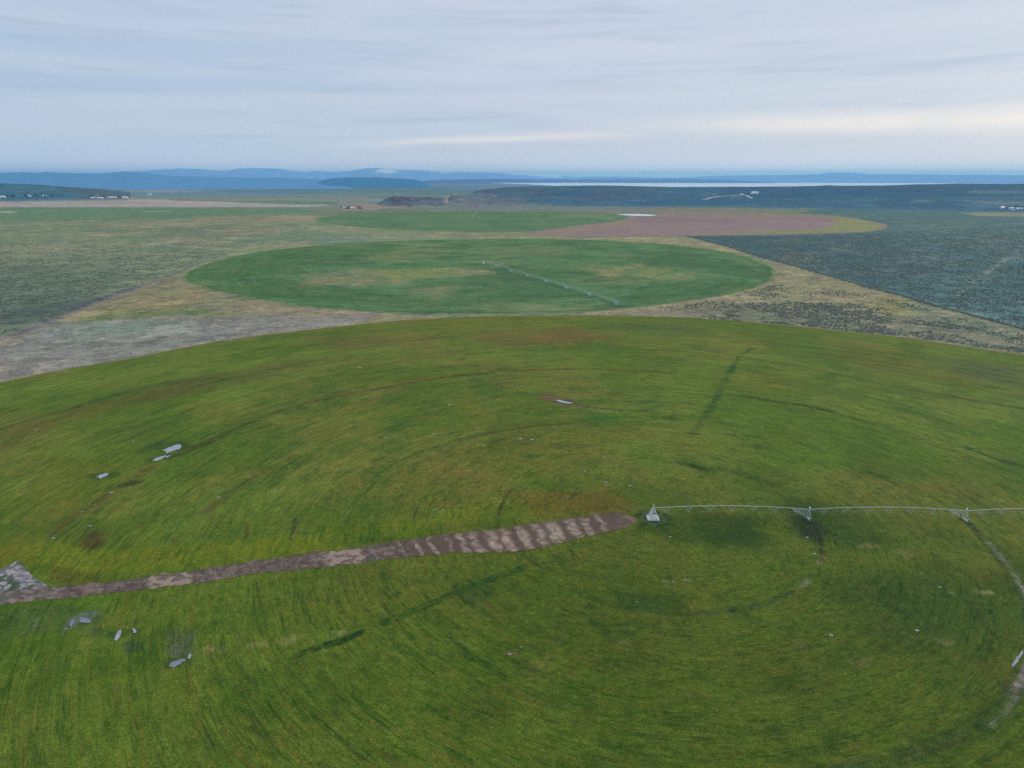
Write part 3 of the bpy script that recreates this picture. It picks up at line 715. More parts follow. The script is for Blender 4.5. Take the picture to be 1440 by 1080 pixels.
# ridges: brush and bare soil on their slopes, haze blue mixed into the colours
def on(px0, px1, d0, d1, col, a, seed=0, lo=None, hi=None, scale=120, edge=.006):
    a0, a1 = math.atan((px0 - CX) / FPX / math.cos(TILT)), math.atan((px1 - CX) / FPX / math.cos(TILT))
    m = smooth(S, a0 - edge, a0 + edge) * (1 - smooth(S, a1 - edge, a1 + edge)) * smooth(far, d0 * .985, d0 * 1.015) * (1 - smooth(far, d1 * .985, d1 * 1.015))
    if lo is not None: m = m * smooth(fbm(X, Y, scale, 4, seed), lo, hi)
    G._put(slice(None), m * a, col)
RZ = [smooth(H(X, Y, k), 1.0, (10.0, 16.0, 9.0, 12.0, 5.0)[k]) for k in range(5)]
def onr(k, col, a, seed=0, lo=None, hi=None, scale=120, extra=1.0):
    m = RZ[k] * a * extra
    if lo is not None: m = m * smooth(fbm(X, Y, scale, 4, seed), lo, hi)
    G._put(slice(None), m, col)
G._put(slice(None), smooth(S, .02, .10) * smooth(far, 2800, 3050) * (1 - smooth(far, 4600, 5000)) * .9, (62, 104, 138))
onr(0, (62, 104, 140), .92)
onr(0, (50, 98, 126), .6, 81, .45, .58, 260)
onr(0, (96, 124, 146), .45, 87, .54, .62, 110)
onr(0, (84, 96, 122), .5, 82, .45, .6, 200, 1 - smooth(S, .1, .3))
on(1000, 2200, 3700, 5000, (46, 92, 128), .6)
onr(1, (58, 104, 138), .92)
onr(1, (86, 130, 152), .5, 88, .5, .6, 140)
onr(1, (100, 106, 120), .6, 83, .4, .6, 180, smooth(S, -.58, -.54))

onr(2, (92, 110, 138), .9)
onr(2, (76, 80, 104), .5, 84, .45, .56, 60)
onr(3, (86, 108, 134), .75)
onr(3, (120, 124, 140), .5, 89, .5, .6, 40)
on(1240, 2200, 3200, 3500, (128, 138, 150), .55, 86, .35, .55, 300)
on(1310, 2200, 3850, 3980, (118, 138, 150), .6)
def PT(px, py):                                           # the point of the relief seen at a pixel
    az_, s_ = slope_at(px, py)
    dd = np.geomspace(1500, 9000, 3000); xx, yy = dd * math.sin(az_), dd * math.cos(az_)
    hit = np.where(CAMH + s_ * dd <= H(xx, yy))[0]
    k = hit[0] if len(hit) else -1
    return np.array([xx[k], yy[k]])
PTL = lambda pts: np.array([PT(*p) for p in pts])
for pts, w, cc, a in [([(628, 286), (627, 281), (630, 276), (640, 273.5), (660, 272.5), (678, 271.5)], 16, (168, 156, 158), .9),
                      ([(628, 286), (645, 287.5), (665, 288)], 13, (160, 144, 142), .9),
                      ([(672, 278), (680, 281)], 16, (156, 160, 170), .8), ([(686, 272), (695, 277), (712, 284)], 12, (148, 138, 148), .7),
                      ([(645, 279), (652, 283)], 10, (140, 138, 146), .7),
                      ([(588, 275.5), (612, 276)], 14, (160, 156, 162), .75), ([(540, 280), (560, 279)], 10, (146, 140, 146), .5)]:
    G.stroke(PTL(pts), w, cc, a, w * .7, 4, 40, .3, 30, 5, world=True)
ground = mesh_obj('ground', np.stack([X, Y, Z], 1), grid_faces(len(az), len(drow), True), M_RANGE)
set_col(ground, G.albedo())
tag(ground, 'open high desert plain of soil, dry grass and brush', None, None, 'structure')

# ------------------------------------------------------------------ tracks, mud and water lying on the fields
def strip(name, up, lo, z, colour, mat, label, nu=500, nv=22, ragged=.5, paint=None, kind='structure'):
    up, lo = PL(up), PL(lo)
    def resamp(p):
        s = np.concatenate([[0], np.cumsum(np.hypot(*np.diff(p, axis=0).T))]); q = np.linspace(0, s[-1], nu)
        return np.stack([np.interp(q, s, p[:, 0]), np.interp(q, s, p[:, 1])], 1)
    a, b = resamp(up), resamp(lo)
    n = b - a; n /= np.maximum(np.hypot(*n.T), .1)[:, None]
    a = a + n * ((fbm(a[:, 0], a[:, 1], 3, 4, 3) - .5) * 2 * ragged)[:, None]
    b = b + n * ((fbm(b[:, 0], b[:, 1], 3, 4, 6) - .5) * 2 * ragged)[:, None]
    v = np.linspace(0, 1, nv)[None, :, None]
    V = a[:, None] * (1 - v) + b[:, None] * v
    X, Y = V[..., 0].ravel(), V[..., 1].ravel()
    G = Canvas(X, Y, colour)
    U = np.repeat(np.linspace(0, 1, nu), nv); W = np.tile(v.ravel(), nu)
    if paint: paint(G, X, Y, U, W)
    o = mesh_obj(name, np.stack([X, Y, np.full(len(X), z)], 1), grid_faces(nu, nv), mat)
    set_col(o, G.albedo())
    return tag(o, label, None, None, kind)

def paint_track(G, X, Y, U, W):
    # pixel column of every vertex (for reading the survey only)
    px = CX + FPX * X / (Y * math.cos(TILT) + CAMH * math.sin(TILT))
    py = CY + FPX * (CAMH * math.cos(TILT) - Y * math.sin(TILT)) / (Y * math.cos(TILT) + CAMH * math.sin(TILT))
    s = px - (py - 760) * .55                             # the drifts lie slantwise
    n = (fbm(X, Y, 3.0, 4, 9) - .5)
    G._put(slice(None), smooth(px, 520, 600) * .95, (104, 91, 87))
    rut = smooth(fbm(U * 900, W * 9, 1.6, 4, 11), .45, .62)
    G._put(slice(None), .55 * rut * (1 - smooth(px, 560, 620)), (84, 78, 80))
    rut2 = smooth(fbm(U * 260, W * 14, 1.4, 4, 13), .56, .66)
    G._put(slice(None), .6 * rut2 * (1 - smooth(px, 540, 600)), (150, 140, 134))
    for lo, hi, a in [(170, 240, .9), (440, 500, .9), (262, 332, .25), (72, 105, .3)]:
        m = smooth(s + n * 26, lo - 6, lo + 10) * (1 - smooth(s + n * 16, hi - 3, hi + 3)) * a
        G._put(slice(None), m, (164, 148, 142))
    for c_, w_, a in [(553, 3, .4), (566, 3, .6), (590, 5, .8), (612, 4, .7), (638, 3.5, .5), (657, 6, .8), (676, 9, .65), (702, 9, .8), (722, 9, .8), (748, 9, .8),
                      (772, 9, .7), (795, 13, .9), (824, 10, .85), (846, 8, .7), (868, 6, .6)]:
        m = (1 - smooth(np.abs(s + n * 14 - c_ + 8), w_ * .30, w_ * 1.15)) * min(1, a * 1.05) * (.6 + .4 * smooth(W, .0, .4)) * (.55 + .6 * smooth(fbm(X, Y, 1.6, 3, 41), .35, .6))
        G._put(slice(None), m, (174, 160, 151))
    m = (smooth(fbm(X, Y, 1.6, 4, 17), .50, .62)) * .6
    G._put(slice(None), m * (1 - .6 * smooth(px, 540, 600)), (84, 76, 74))
    G._put(slice(None), smooth(px, 862, 880) * .7 * smooth(fbm(X, Y, 2.5, 3, 45), .35, .6), (138, 124, 112))
    e = np.minimum(W, 1 - W) + .0 * X
    e = np.minimum(e, (1 - U) * 12)
    G._put(slice(None), .8 * (1 - smooth(e + (fbm(X, Y, 1.8, 3, 21) - .5) * .2, 0, .13)) * smooth(fbm(X, Y, 2, 3, 19), .35, .5), (84, 94, 46))
    G._put(slice(None), .7 * (1 - smooth(px, 20, 90)) * smooth(fbm(X, Y, 2.5, 4, 23), .42, .58), (98, 112, 110))
    G._put(slice(None), .5 * (1 - smooth(px, 60, 110)) * smooth(fbm(X, Y, 1.5, 4, 29), .5, .6), (160, 152, 156))
track_up = [(-420, 868), (-150, 846), (0, 831), (40, 826), (67, 825), (167, 817), (240, 806), (300, 797), (390, 784.5), (437, 777), (480, 773), (580, 758), (700, 743), (813, 727), (850, 721), (880, 722), (897, 731)]
track_lo = [(-420, 896), (-150, 867), (0, 850), (40, 846), (83, 843), (167, 834), (267, 822), (383, 805), (437, 800), (480, 795), (530, 788), (613, 780), (713, 777), (763, 771), (813, 758), (880, 743), (897, 734)]
strip('dirt_track', track_up, track_lo, .11, (112, 104, 101), M_DIRT, 'muddy brown dirt track with pale drifts leading to the near pivot', 1300, 34, 1.2, paint_track)

def paint_wet(G, X, Y, U, W):
    G._put(slice(None), .8 * smooth(fbm(X, Y, 3.2, 4, 33), .42, .56), (128, 128, 142))
    G._put(slice(None), .9 * smooth(fbm(X, Y * 2, 2.0, 4, 35), .52, .60), (176, 172, 182))
    G._put(slice(None), .7 * smooth(fbm(X, Y, 2.4, 4, 37), .54, .64), (66, 92, 60))
strip('mud', [(-60, 815), (-20, 806), (5, 800), (15, 795), (22, 790), (30, 791), (36, 800), (48, 812), (66, 823)],
      [(-60, 838), (-20, 834), (0, 831.5), (10, 831), (22, 830), (32, 829), (44, 828), (56, 827), (67, 826)], .125, (88, 104, 104), M_DIRT,
      'waterlogged pale blue mud beside the left end of the dirt track', 90, 40, .8, paint_wet)

rng = random.Random(4)
def puddle(pts, z, mat, label, rag=.35, world=False, sub=12):
    e = np.asarray(pts, float) if world else PL(pts)
    c0 = e.mean(0); ring = []
    for i in range(len(e)):
        a, b = e[i], e[(i + 1) % len(e)]
        for k in range(sub): ring.append(a + (b - a) * k / sub)
    ring = np.array(ring)
    for _ in range(2): ring = .5 * ring + .25 * (np.roll(ring, 1, 0) + np.roll(ring, -1, 0))
    dirn = ring - c0; L = np.maximum(np.hypot(*dirn.T), .01)[:, None]
    ring = ring + dirn / L * ((fbm(ring[:, 0], ring[:, 1], .55, 4, 5) - .58) * 3.2 * rag)[:, None]
    V = np.concatenate([[c0], ring]) - c0; n = len(ring)
    F = np.array([[0, 1 + i, 1 + (i + 1) % n] for i in range(n)])
    o = mesh_obj('puddle', np.concatenate([V, np.zeros((n + 1, 1))], 1), F, mat)
    o.location = (c0[0], c0[1], z)
    return tag(o, label, None, None, 'structure')
puddle([(227, 633), (234, 631), (246, 626), (254, 624.3), (256.5, 627.5), (255, 631), (244, 634), (233, 638), (232, 635)], .10, M_PUDDLE, 'largest pale puddle on the left of the near crop circle', .8)
puddle([(213, 648.5), (218, 645), (226, 642), (234, 640.5), (231, 644), (221, 648.5)], .10, M_PUDDLE, 'narrow pale puddle just below the largest one', .5)
puddle([(232, 642.5), (238, 641), (243, 638.5), (239, 641.5), (234, 644)], .10, M_PUDDLE, 'thin sliver of water right of the narrow pale puddle', .25)
puddle([(136.5, 670.5), (142, 667), (149, 665.5), (154.5, 664.5), (152, 668.5), (146, 671), (141, 674)], .10, M_PUDDLE, 'small pale puddle left of the pair of large ones', .6)
puddle([(780, 562.5), (787, 562.5), (798, 565), (806, 567), (800, 568), (788, 566)], .10, M_PUDDLE, 'thin streak of water on the brown mud patch near the middle of the circle', .5)
puddle([(160, 901), (162, 893), (167, 887), (170, 885), (172, 888), (169, 896), (165, 901)], .10, M_PUDDLE, 'pale upright puddle below the dirt track, bottom left', .3)
puddle([(186, 884), (189, 883), (192, 889), (188, 891)], .10, M_PUDDLE, 'small pale puddle right of the upright one, bottom left', .3)
puddle([(237, 938), (238, 933), (246, 930), (255, 927), (261, 925), (262, 929), (252, 935), (244, 939)], .10, M_MUDWET, 'lilac grey puddle at the bottom edge, left', .25)
puddle([(263, 926), (266, 920), (269, 920), (268, 927)], .10, M_PUDDLE, 'tiny bright puddle at the tip of the lilac grey one', .2)
puddle([(98, 882), (99, 876), (103, 870), (105, 874), (102, 880), (93, 885), (88, 888), (92, 884)], .10, M_MUDWET, 'thin grey puddle in the wet hollow, bottom left', .3)
puddle([(112, 875), (113, 868), (120, 869), (127, 871), (126, 876), (118, 876)], .10, M_MUDWET, 'broad grey puddle in the wet hollow, bottom left', .4)
puddle([(1422, 936), (1428, 927), (1434, 919), (1438, 914), (1440, 917), (1435, 925), (1430, 933), (1424, 939)], .10, M_MUDWET, 'grey water standing in the wheel track, bottom right', .4)
for i, (px, py, s) in enumerate([(50, 604, 1), (188, 621, .8), (157, 693, 1.1), (127, 740, .9), (75, 757, 1.0), (307, 699, .9), (632, 569, 1.5), (542, 615.5, 1.0),
        (610, 610, 1.1), (732, 617, 1.2), (748, 618, 1.1), (680, 627, .9), (850, 643, .9), (822, 663, .9), (852, 678, .9), (886, 683, .9), (611, 717, .7), (623, 718, .8),
        (909, 754.5, .6), (942, 755, .6), (1135, 756, .7), (1145, 779, .7), (1296, 806.5, .6), (1322, 826, .7), (1290, 887, .75), (1169, 893.5, .8), (717, 920, .7),
        (733, 910, .4), (988, 720, .3), (896, 847, .4), (115, 720, .7), (506, 517, 1.6), (922, 515, 1.0)]):
    c0 = P(px, py); k = s * .68
    a0 = rng.uniform(0, 3.1)
    pts = [c0 + k * np.array([rng.uniform(.8, 1.5) * math.cos(v), rng.uniform(.5, .9) * math.sin(v)]) for v in np.linspace(0, 2 * math.pi, 8)[:-1]]
    o = puddle(pts, .11, M_PUDDLE, 'tiny pale speck of standing water in the near green crop circle', .15, True, 3)
    o['group'] = 'tiny puddles in the near crop circle'
o = puddle([(865.5, 301.6), (880, 301), (900, 301), (915, 301.8), (924, 303), (915, 304), (895, 303.8), (880, 303.2)], .5, M_POND, 'white lens-shaped pond at the corner of the mauve field', 3)
o.name = 'pond'

# lake on the horizon
lk = []
lake_n = [(690, 257.6), (740, 259.5), (800, 263), (960, 264), (1060, 263), (1130, 262), (1250, 261), (1440, 260), (1900, 260)]
lake_f = [(690, 257.0), (740, 256.0), (800, 255.8), (960, 255.9), (1080, 255.9), (1130, 256.8), (1200, 256.8), (1260, 256.2), (1440, 255.8), (1900, 255.8)]
ring = PL(lake_n + lake_f[::-1])
def lake_mesh():
    n = 160
    a, b = PL(lake_n), PL(lake_f)
    def rs(p):
        s = np.concatenate([[0], np.cumsum(np.hypot(*np.diff(p, axis=0).T))]); q = np.linspace(0, s[-1], n)
        return np.stack([np.interp(q, s, p[:, 0]), np.interp(q, s, p[:, 1])], 1)
    a, b = rs(a), rs(b)
    b = b + [[0, 1]] * ((fbm(b[:, 0], b[:, 1], 2500, 4, 3) - .5) * 2500)[:, None]
    v = np.linspace(0, 1, 6)[None, :, None]
    V = (a[:, None] * (1 - v) + b[:, None] * v).reshape(-1, 2)
    return mesh_obj('lake', np.concatenate([V, np.full((len(V), 1), 4.0)], 1), grid_faces(n, 6), M_LAKE)
lake = tag(lake_mesh(), 'long pale lake below the far blue hills on the right', None, None, 'structure')

# ------------------------------------------------------------------ hills and mountains behind
def hills(name, crest, dist, foot, back, base, label, rough=18.0, wl=900, paint=None, nu=420, nv=40, shoulder=.75):
    nu = int(nu * 1.7)
    (ca, ch) = crest_fn(crest, dist)
    th = np.linspace(ca[0], ca[-1], nu); hh = np.interp(th, ca, ch)
    hh = hh + (fbm(th * 160, th * 0, 1.0, 4, int(abs(dist)) % 97) - .5) * dist * .0011
    ker = np.hanning(7); ker /= ker.sum(); hh = np.convolve(np.pad(hh, 3, 'edge'), ker, 'valid')
    d = np.concatenate([np.linspace(foot, dist, nv), np.linspace(dist, back, 14)[1:]])
    A, D = np.meshgrid(th, d, indexing='ij')
    hh2 = np.repeat(hh[:, None], len(d), 1)
    X, Y = D * np.sin(A), D * np.cos(A)
    up = np.where(D < dist, smooth(D, foot, dist) ** shoulder, 1 - smooth(D, dist, back))
    Z = hh2 * up + (fbm(X, Y, wl, 5, 91) - .5) * 2 * rough * np.minimum(1, up * 3) * (1 - .7 * smooth(up, .9, 1)) * np.clip(hh2 / 60, 0, 1) - 6 * (1 - smooth(up, 0, .05))
    G = Canvas(X.ravel(), Y.ravel(), base)
    if paint: paint(G, A.ravel(), Z.ravel(), up.ravel())
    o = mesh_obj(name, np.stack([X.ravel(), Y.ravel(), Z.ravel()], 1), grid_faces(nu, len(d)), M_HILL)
    set_col(o, G.albedo(.02))  # the blue of the haze is painted into the hills' base colour
    return tag(o, label, None, None, 'structure')
def snow(G, A, Z, up):
    a0, a1 = slope_at(488, 240)[0], slope_at(570, 240)[0]
    m = smooth(A, a0, a0 + .012) * (1 - smooth(A, a1 - .02, a1)) * smooth(up, .55, .9) * smooth(fbm(G.X, G.Y, 900, 4, 7), .38, .55)
    m2 = smooth(A, a1 - .02, a1) * smooth(up, .6, .95) * .35 * smooth(fbm(G.X, G.Y, 900, 4, 9), .5, .6)
    G._put(slice(None), np.clip(m + m2, 0, 1), (226, 232, 245))
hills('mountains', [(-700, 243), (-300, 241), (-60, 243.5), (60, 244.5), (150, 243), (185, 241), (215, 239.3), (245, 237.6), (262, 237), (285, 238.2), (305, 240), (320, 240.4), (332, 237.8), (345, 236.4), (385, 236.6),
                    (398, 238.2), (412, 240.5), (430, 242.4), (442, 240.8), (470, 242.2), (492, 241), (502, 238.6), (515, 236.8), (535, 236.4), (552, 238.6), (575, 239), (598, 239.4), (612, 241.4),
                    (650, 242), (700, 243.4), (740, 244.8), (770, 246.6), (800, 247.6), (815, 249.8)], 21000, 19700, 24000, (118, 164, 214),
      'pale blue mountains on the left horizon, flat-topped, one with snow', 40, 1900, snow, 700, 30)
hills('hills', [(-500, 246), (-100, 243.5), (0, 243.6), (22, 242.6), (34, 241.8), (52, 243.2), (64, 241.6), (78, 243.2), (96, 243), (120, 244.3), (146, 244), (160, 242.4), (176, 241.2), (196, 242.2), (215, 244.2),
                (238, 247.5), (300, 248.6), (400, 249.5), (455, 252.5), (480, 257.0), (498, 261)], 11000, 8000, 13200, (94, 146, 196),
      'darker haze-blue hills below the left mountains', 26, 1400, None, 500, 60, .9)
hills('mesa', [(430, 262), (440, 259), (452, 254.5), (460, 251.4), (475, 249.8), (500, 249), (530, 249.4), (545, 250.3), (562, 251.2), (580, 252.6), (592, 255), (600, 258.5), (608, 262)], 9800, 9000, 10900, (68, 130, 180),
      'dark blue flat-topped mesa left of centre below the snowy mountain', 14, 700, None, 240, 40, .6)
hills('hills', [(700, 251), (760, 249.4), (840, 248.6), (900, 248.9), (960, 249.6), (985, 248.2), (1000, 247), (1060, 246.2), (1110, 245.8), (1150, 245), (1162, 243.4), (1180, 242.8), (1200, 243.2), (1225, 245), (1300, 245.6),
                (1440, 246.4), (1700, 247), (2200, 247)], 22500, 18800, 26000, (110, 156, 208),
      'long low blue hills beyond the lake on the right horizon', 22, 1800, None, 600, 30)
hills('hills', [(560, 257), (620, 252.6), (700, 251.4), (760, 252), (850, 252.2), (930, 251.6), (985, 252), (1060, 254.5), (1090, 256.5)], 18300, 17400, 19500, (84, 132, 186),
      'thin dark blue shoreline ridge just behind the middle of the lake', 12, 900, None, 400, 20)

# ------------------------------------------------------------------ sagebrush (ground cover)
def bush_field():
    rs = np.random.RandomState(5)
    regs = [ # polygon px, spacing area m2, size range, clump threshold
        ([(967, 333), (1120, 331), (1240, 327), (1440, 318), (1560, 318), (1560, 495), (1440, 461), (1377, 444), (1270, 415), (1147, 381), (1077, 362)], 15, (.9, 1.9), .38, 0),
        ([(860, 442), (1010, 421), (1090, 400), (1150, 400), (1270, 425), (1440, 470), (1560, 510), (1560, 525), (1440, 497), (1280, 475), (1120, 458), (960, 446)], 5, (.6, 1.5), .46, 1),
        ([(1000, 432), (1100, 424), (1220, 428), (1300, 448), (1440, 475), (1440, 496), (1280, 474.5), (1120, 457.5), (1000, 448)], 9, (.8, 1.7), .46, 3),
        ([(-160, 545), (0, 474), (88, 443), (165, 412), (239, 385), (310, 360), (400, 323), (300, 320), (0, 322), (-160, 325)], 14, (.6, 1.6), .46, 2),
    ]
    P0, S0, K0 = [], [], []
    for px, area, (s0, s1), thr, cl in regs:
        e = PL(px); lo, hi = e.min(0), e.max(0)
        n = int((hi - lo).prod() / area)
        p = rs.rand(n, 2) * (hi - lo) + lo
        k = inside(p[:, 0], p[:, 1], e)
        k &= (np.abs(fbm(p[:, 0], p[:, 1], 22, 3, 40) + (rs.rand(n) - .5) * .14) > thr)
        if cl == 2: k &= rs.rand(n) < smooth(-p[:, 1], -1500, -650)
        if cl == 1: k &= (fbm(p[:, 0], p[:, 1], 55, 3, 44) + (rs.rand(n) - .5) * .35 > .44)
        k &= rs.rand(n) < np.clip(1.6 - np.hypot(p[:, 0], p[:, 1]) / 1500, .25, 1)
        p = p[k]
        P0.append(p); S0.append(s0 + (s1 - s0) * rs.rand(len(p)) ** 2)
    # the brush grown up along the straight boundary on the right
    ln = PL([(967, 332), (1010, 343), (1077, 363), (1147, 382.5), (1227, 405.5), (1270, 416.5), (1310, 428.5), (1377, 446), (1440, 463), (1600, 506)])
    for a, b in zip(ln[:-1], ln[1:]):
        n = int(np.hypot(*(b - a)) / .9); q = rs.rand(n)[:, None]
        p = a + (b - a) * q + rs.randn(n, 2) * .6
        P0.append(p); S0.append(1.0 + 1.1 * rs.rand(n))
    P0 = np.concatenate(P0); S0 = np.concatenate(S0); N = len(P0)
    # one bush: low ring, wide middle ring, ragged crown
    K = 6; th = np.arange(K) * 2 * math.pi / K
    V = np.zeros((N, 2 * K + 1, 3))
    rot = rs.rand(N, 1) * 6.28
    for lv, (rr, zz) in enumerate([(.55, 0.0), (.62, .42)]):
        rad_ = S0[:, None] * rr * (.7 + .6 * rs.rand(N, K))
        V[:, lv * K:(lv + 1) * K, 0] = P0[:, :1] + rad_ * np.cos(th + rot); V[:, lv * K:(lv + 1) * K, 1] = P0[:, 1:] + rad_ * np.sin(th + rot)
        V[:, lv * K:(lv + 1) * K, 2] = S0[:, None] * zz * (.6 + .8 * rs.rand(N, K)) + .02
    V[:, -1, 0] = P0[:, 0] + (rs.rand(N) - .5) * .3; V[:, -1, 1] = P0[:, 1] + (rs.rand(N) - .5) * .3
    V[:, -1, 2] = S0 * (.62 + .2 * rs.rand(N))
    F = []
    for i in range(K):
        j = (i + 1) % K
        F += [(i, j, K + j), (i, K + j, K + i), (K + i, K + j, 2 * K)]
    F = np.array(F)[None] + (np.arange(N) * (2 * K + 1))[:, None, None]
    o = mesh_obj('sagebrush', V.reshape(-1, 3), F.reshape(-1, 3), None, False)
    tone = rs.rand(N, 1)
    base = np.array([.070, .105, .095]) * (1 - tone) + np.array([.20, .24, .20]) * tone
    col = np.repeat(base, 2 * K + 1, 0)
    set_col(o, col)
    m, t, b = new_mat('sagebrush')
    at = t.node('ShaderNodeAttribute', attribute_name='survey')
    tc = t.node('ShaderNodeTexCoord')
    c = t.mix(t.ramp(t.noise(tc.outputs['Object'], 2.5, 3, .7), .35, .65), at.outputs['Color'], (.13, .155, .12, 1))
    t.link(c, b.inputs['Base Color']); b.inputs['Roughness'].default_value = .95
    o.data.materials.append(m)
    print('bushes', N)
    return tag(o, 'grey green sagebrush covering the dry land beside the crop circles', 'sagebrush', None, 'stuff')
bush_field()

# ------------------------------------------------------------------ centre pivot sprinklers
M_GALV = simple_mat('galvanised_steel', (.46, .56, .54), .5, .15, .12, 1.5)
M_GALV_F = simple_mat('galvanised_steel_weathered', (.56, .64, .64), .55, .1, .12, 1.5)
M_WHITE = simple_mat('white_paint', (.78, .80, .82), .45, 0, .08, 2)
M_BLUE = simple_mat('blue_paint', (.25, .48, .62), .5, 0, .12, 2)
M_CONC = simple_mat('concrete', (.58, .57, .55), .85, 0, .15, 1.2)
M_RUB = simple_mat('tyre_rubber', (.025, .025, .027), .85, 0, .2, 4)
M_HOSE = simple_mat('hose', (.10, .13, .12), .6, 0, .1, 4)

class MB:
    def __init__(s): s.v = []; s.f = []
    def rod(s, a, b, r, n=6, r2=None):
        a, b = np.array(a, float), np.array(b, float); d = b - a; L = np.linalg.norm(d)
        if L < 1e-6: return
        d /= L; u = np.cross(d, [0, 0, 1.0])
        if np.linalg.norm(u) < .1: u = np.cross(d, [1.0, 0, 0])
        u /= np.linalg.norm(u); w = np.cross(d, u); k = len(s.v); r2 = r if r2 is None else r2
        for p, q in ((a, r), (b, r2)):
            for i in range(n):
                t = 2 * math.pi * i / n; s.v.append(p + q * (u * math.cos(t) + w * math.sin(t)))
        for i in range(n):
            j = (i + 1) % n; s.f.append((k + i, k + j, k + n + j, k + n + i))
        s.f.append(tuple(k + i for i in range(n))[::-1]); s.f.append(tuple(k + n + i for i in range(n)))
    def path(s, pts, r, n=8):
        k = len(s.v); pts = [np.array(p, float) for p in pts]
        for i, p in enumerate(pts):
            d = pts[min(i + 1, len(pts) - 1)] - pts[max(i - 1, 0)]; d /= np.linalg.norm(d)
            u = np.cross(d, [0, 1.0, 0]); 
            if np.linalg.norm(u) < .1: u = np.cross(d, [1.0, 0, 0])
            u /= np.linalg.norm(u); w = np.cross(d, u)
            for j in range(n):
                t = 2 * math.pi * j / n; s.v.append(p + r * (u * math.cos(t) + w * math.sin(t)))
        for i in range(len(pts) - 1):
            for j in range(n):
                q = (j + 1) % n; s.f.append((k + i * n + j, k + i * n + q, k + (i + 1) * n + q, k + (i + 1) * n + j))
    def box(s, c, sz, ch=.0, rz=0.0):
        x, y, z = [v / 2 for v in sz]; k = len(s.v); cr, sr = math.cos(rz), math.sin(rz)
        h = min(ch, x * .4, y * .4)
        out = [(-x + h, -y), (x - h, -y), (x, -y + h), (x, y - h), (x - h, y), (-x + h, y), (-x, y - h), (-x, -y + h)]
        for zz in (-z, z):
            for a, b in out: s.v.append(np.array([c[0] + a * cr - b * sr, c[1] + a * sr + b * cr, c[2] + zz]))
        s.f.append(tuple(k + i for i in range(8))[::-1]); s.f.append(tuple(k + 8 + i for i in range(8)))
        for i in range(8):
            j = (i + 1) % 8; s.f.append((k + i, k + j, k + 8 + j, k + 8 + i))
    def frustum(s, a, b, za, zb):                          # half sizes a (x,y) at za, b at zb
        k = len(s.v)
        for (hx, hy), z in ((a, za), (b, zb)):
            for sx, sy in ((-1, -1), (1, -1), (1, 1), (-1, 1)): s.v.append(np.array([sx * hx, sy * hy, z]))
        s.f += [(k + 3, k + 2, k + 1, k), (k + 4, k + 5, k + 6, k + 7)]
        for i in range(4):
            j = (i + 1) % 4; s.f.append((k + i, k + j, k + 4 + j, k + 4 + i))
    def torus(s, c, R, r, axis_x=True, n=22, m=8, lug=0.0):
        k = len(s.v)
        for i in range(n):
            a = 2 * math.pi * i / n; RR = R + (lug if i % 2 else 0)
            for j in range(m):
                b = 2 * math.pi * j / m; q = RR + r * math.cos(b); w = r * 1.25 * math.sin(b)
                s.v.append(np.array([c[0] + w, c[1] + q * math.cos(a), c[2] + q * math.sin(a)]))
        for i in range(n):
            for j in range(m):
                a2, b2 = (i + 1) % n, (j + 1) % m
                s.f.append((k + i * m + j, k + i * m + b2, k + a2 * m + b2, k + a2 * m + j))
    def build(s, name, mat, parent=None, smooth_=False):
        me = bpy.data.meshes.new(name); me.from_pydata([tuple(v) for v in s.v], [], s.f); me.update()
        if smooth_: me.polygons.foreach_set('use_smooth', [True] * len(me.polygons))
        if mat: me.materials.append(mat)
        o = bpy.data.objects.new(name, me); C.objects.link(o)
        if parent: o.parent = parent
        return o

def cp(o, parent, loc=None):
    c = o.copy(); C.objects.link(c); c.parent = parent
    if loc is not None: c.location = loc
    for ch in list(o.children): cp(ch, c)
    return c

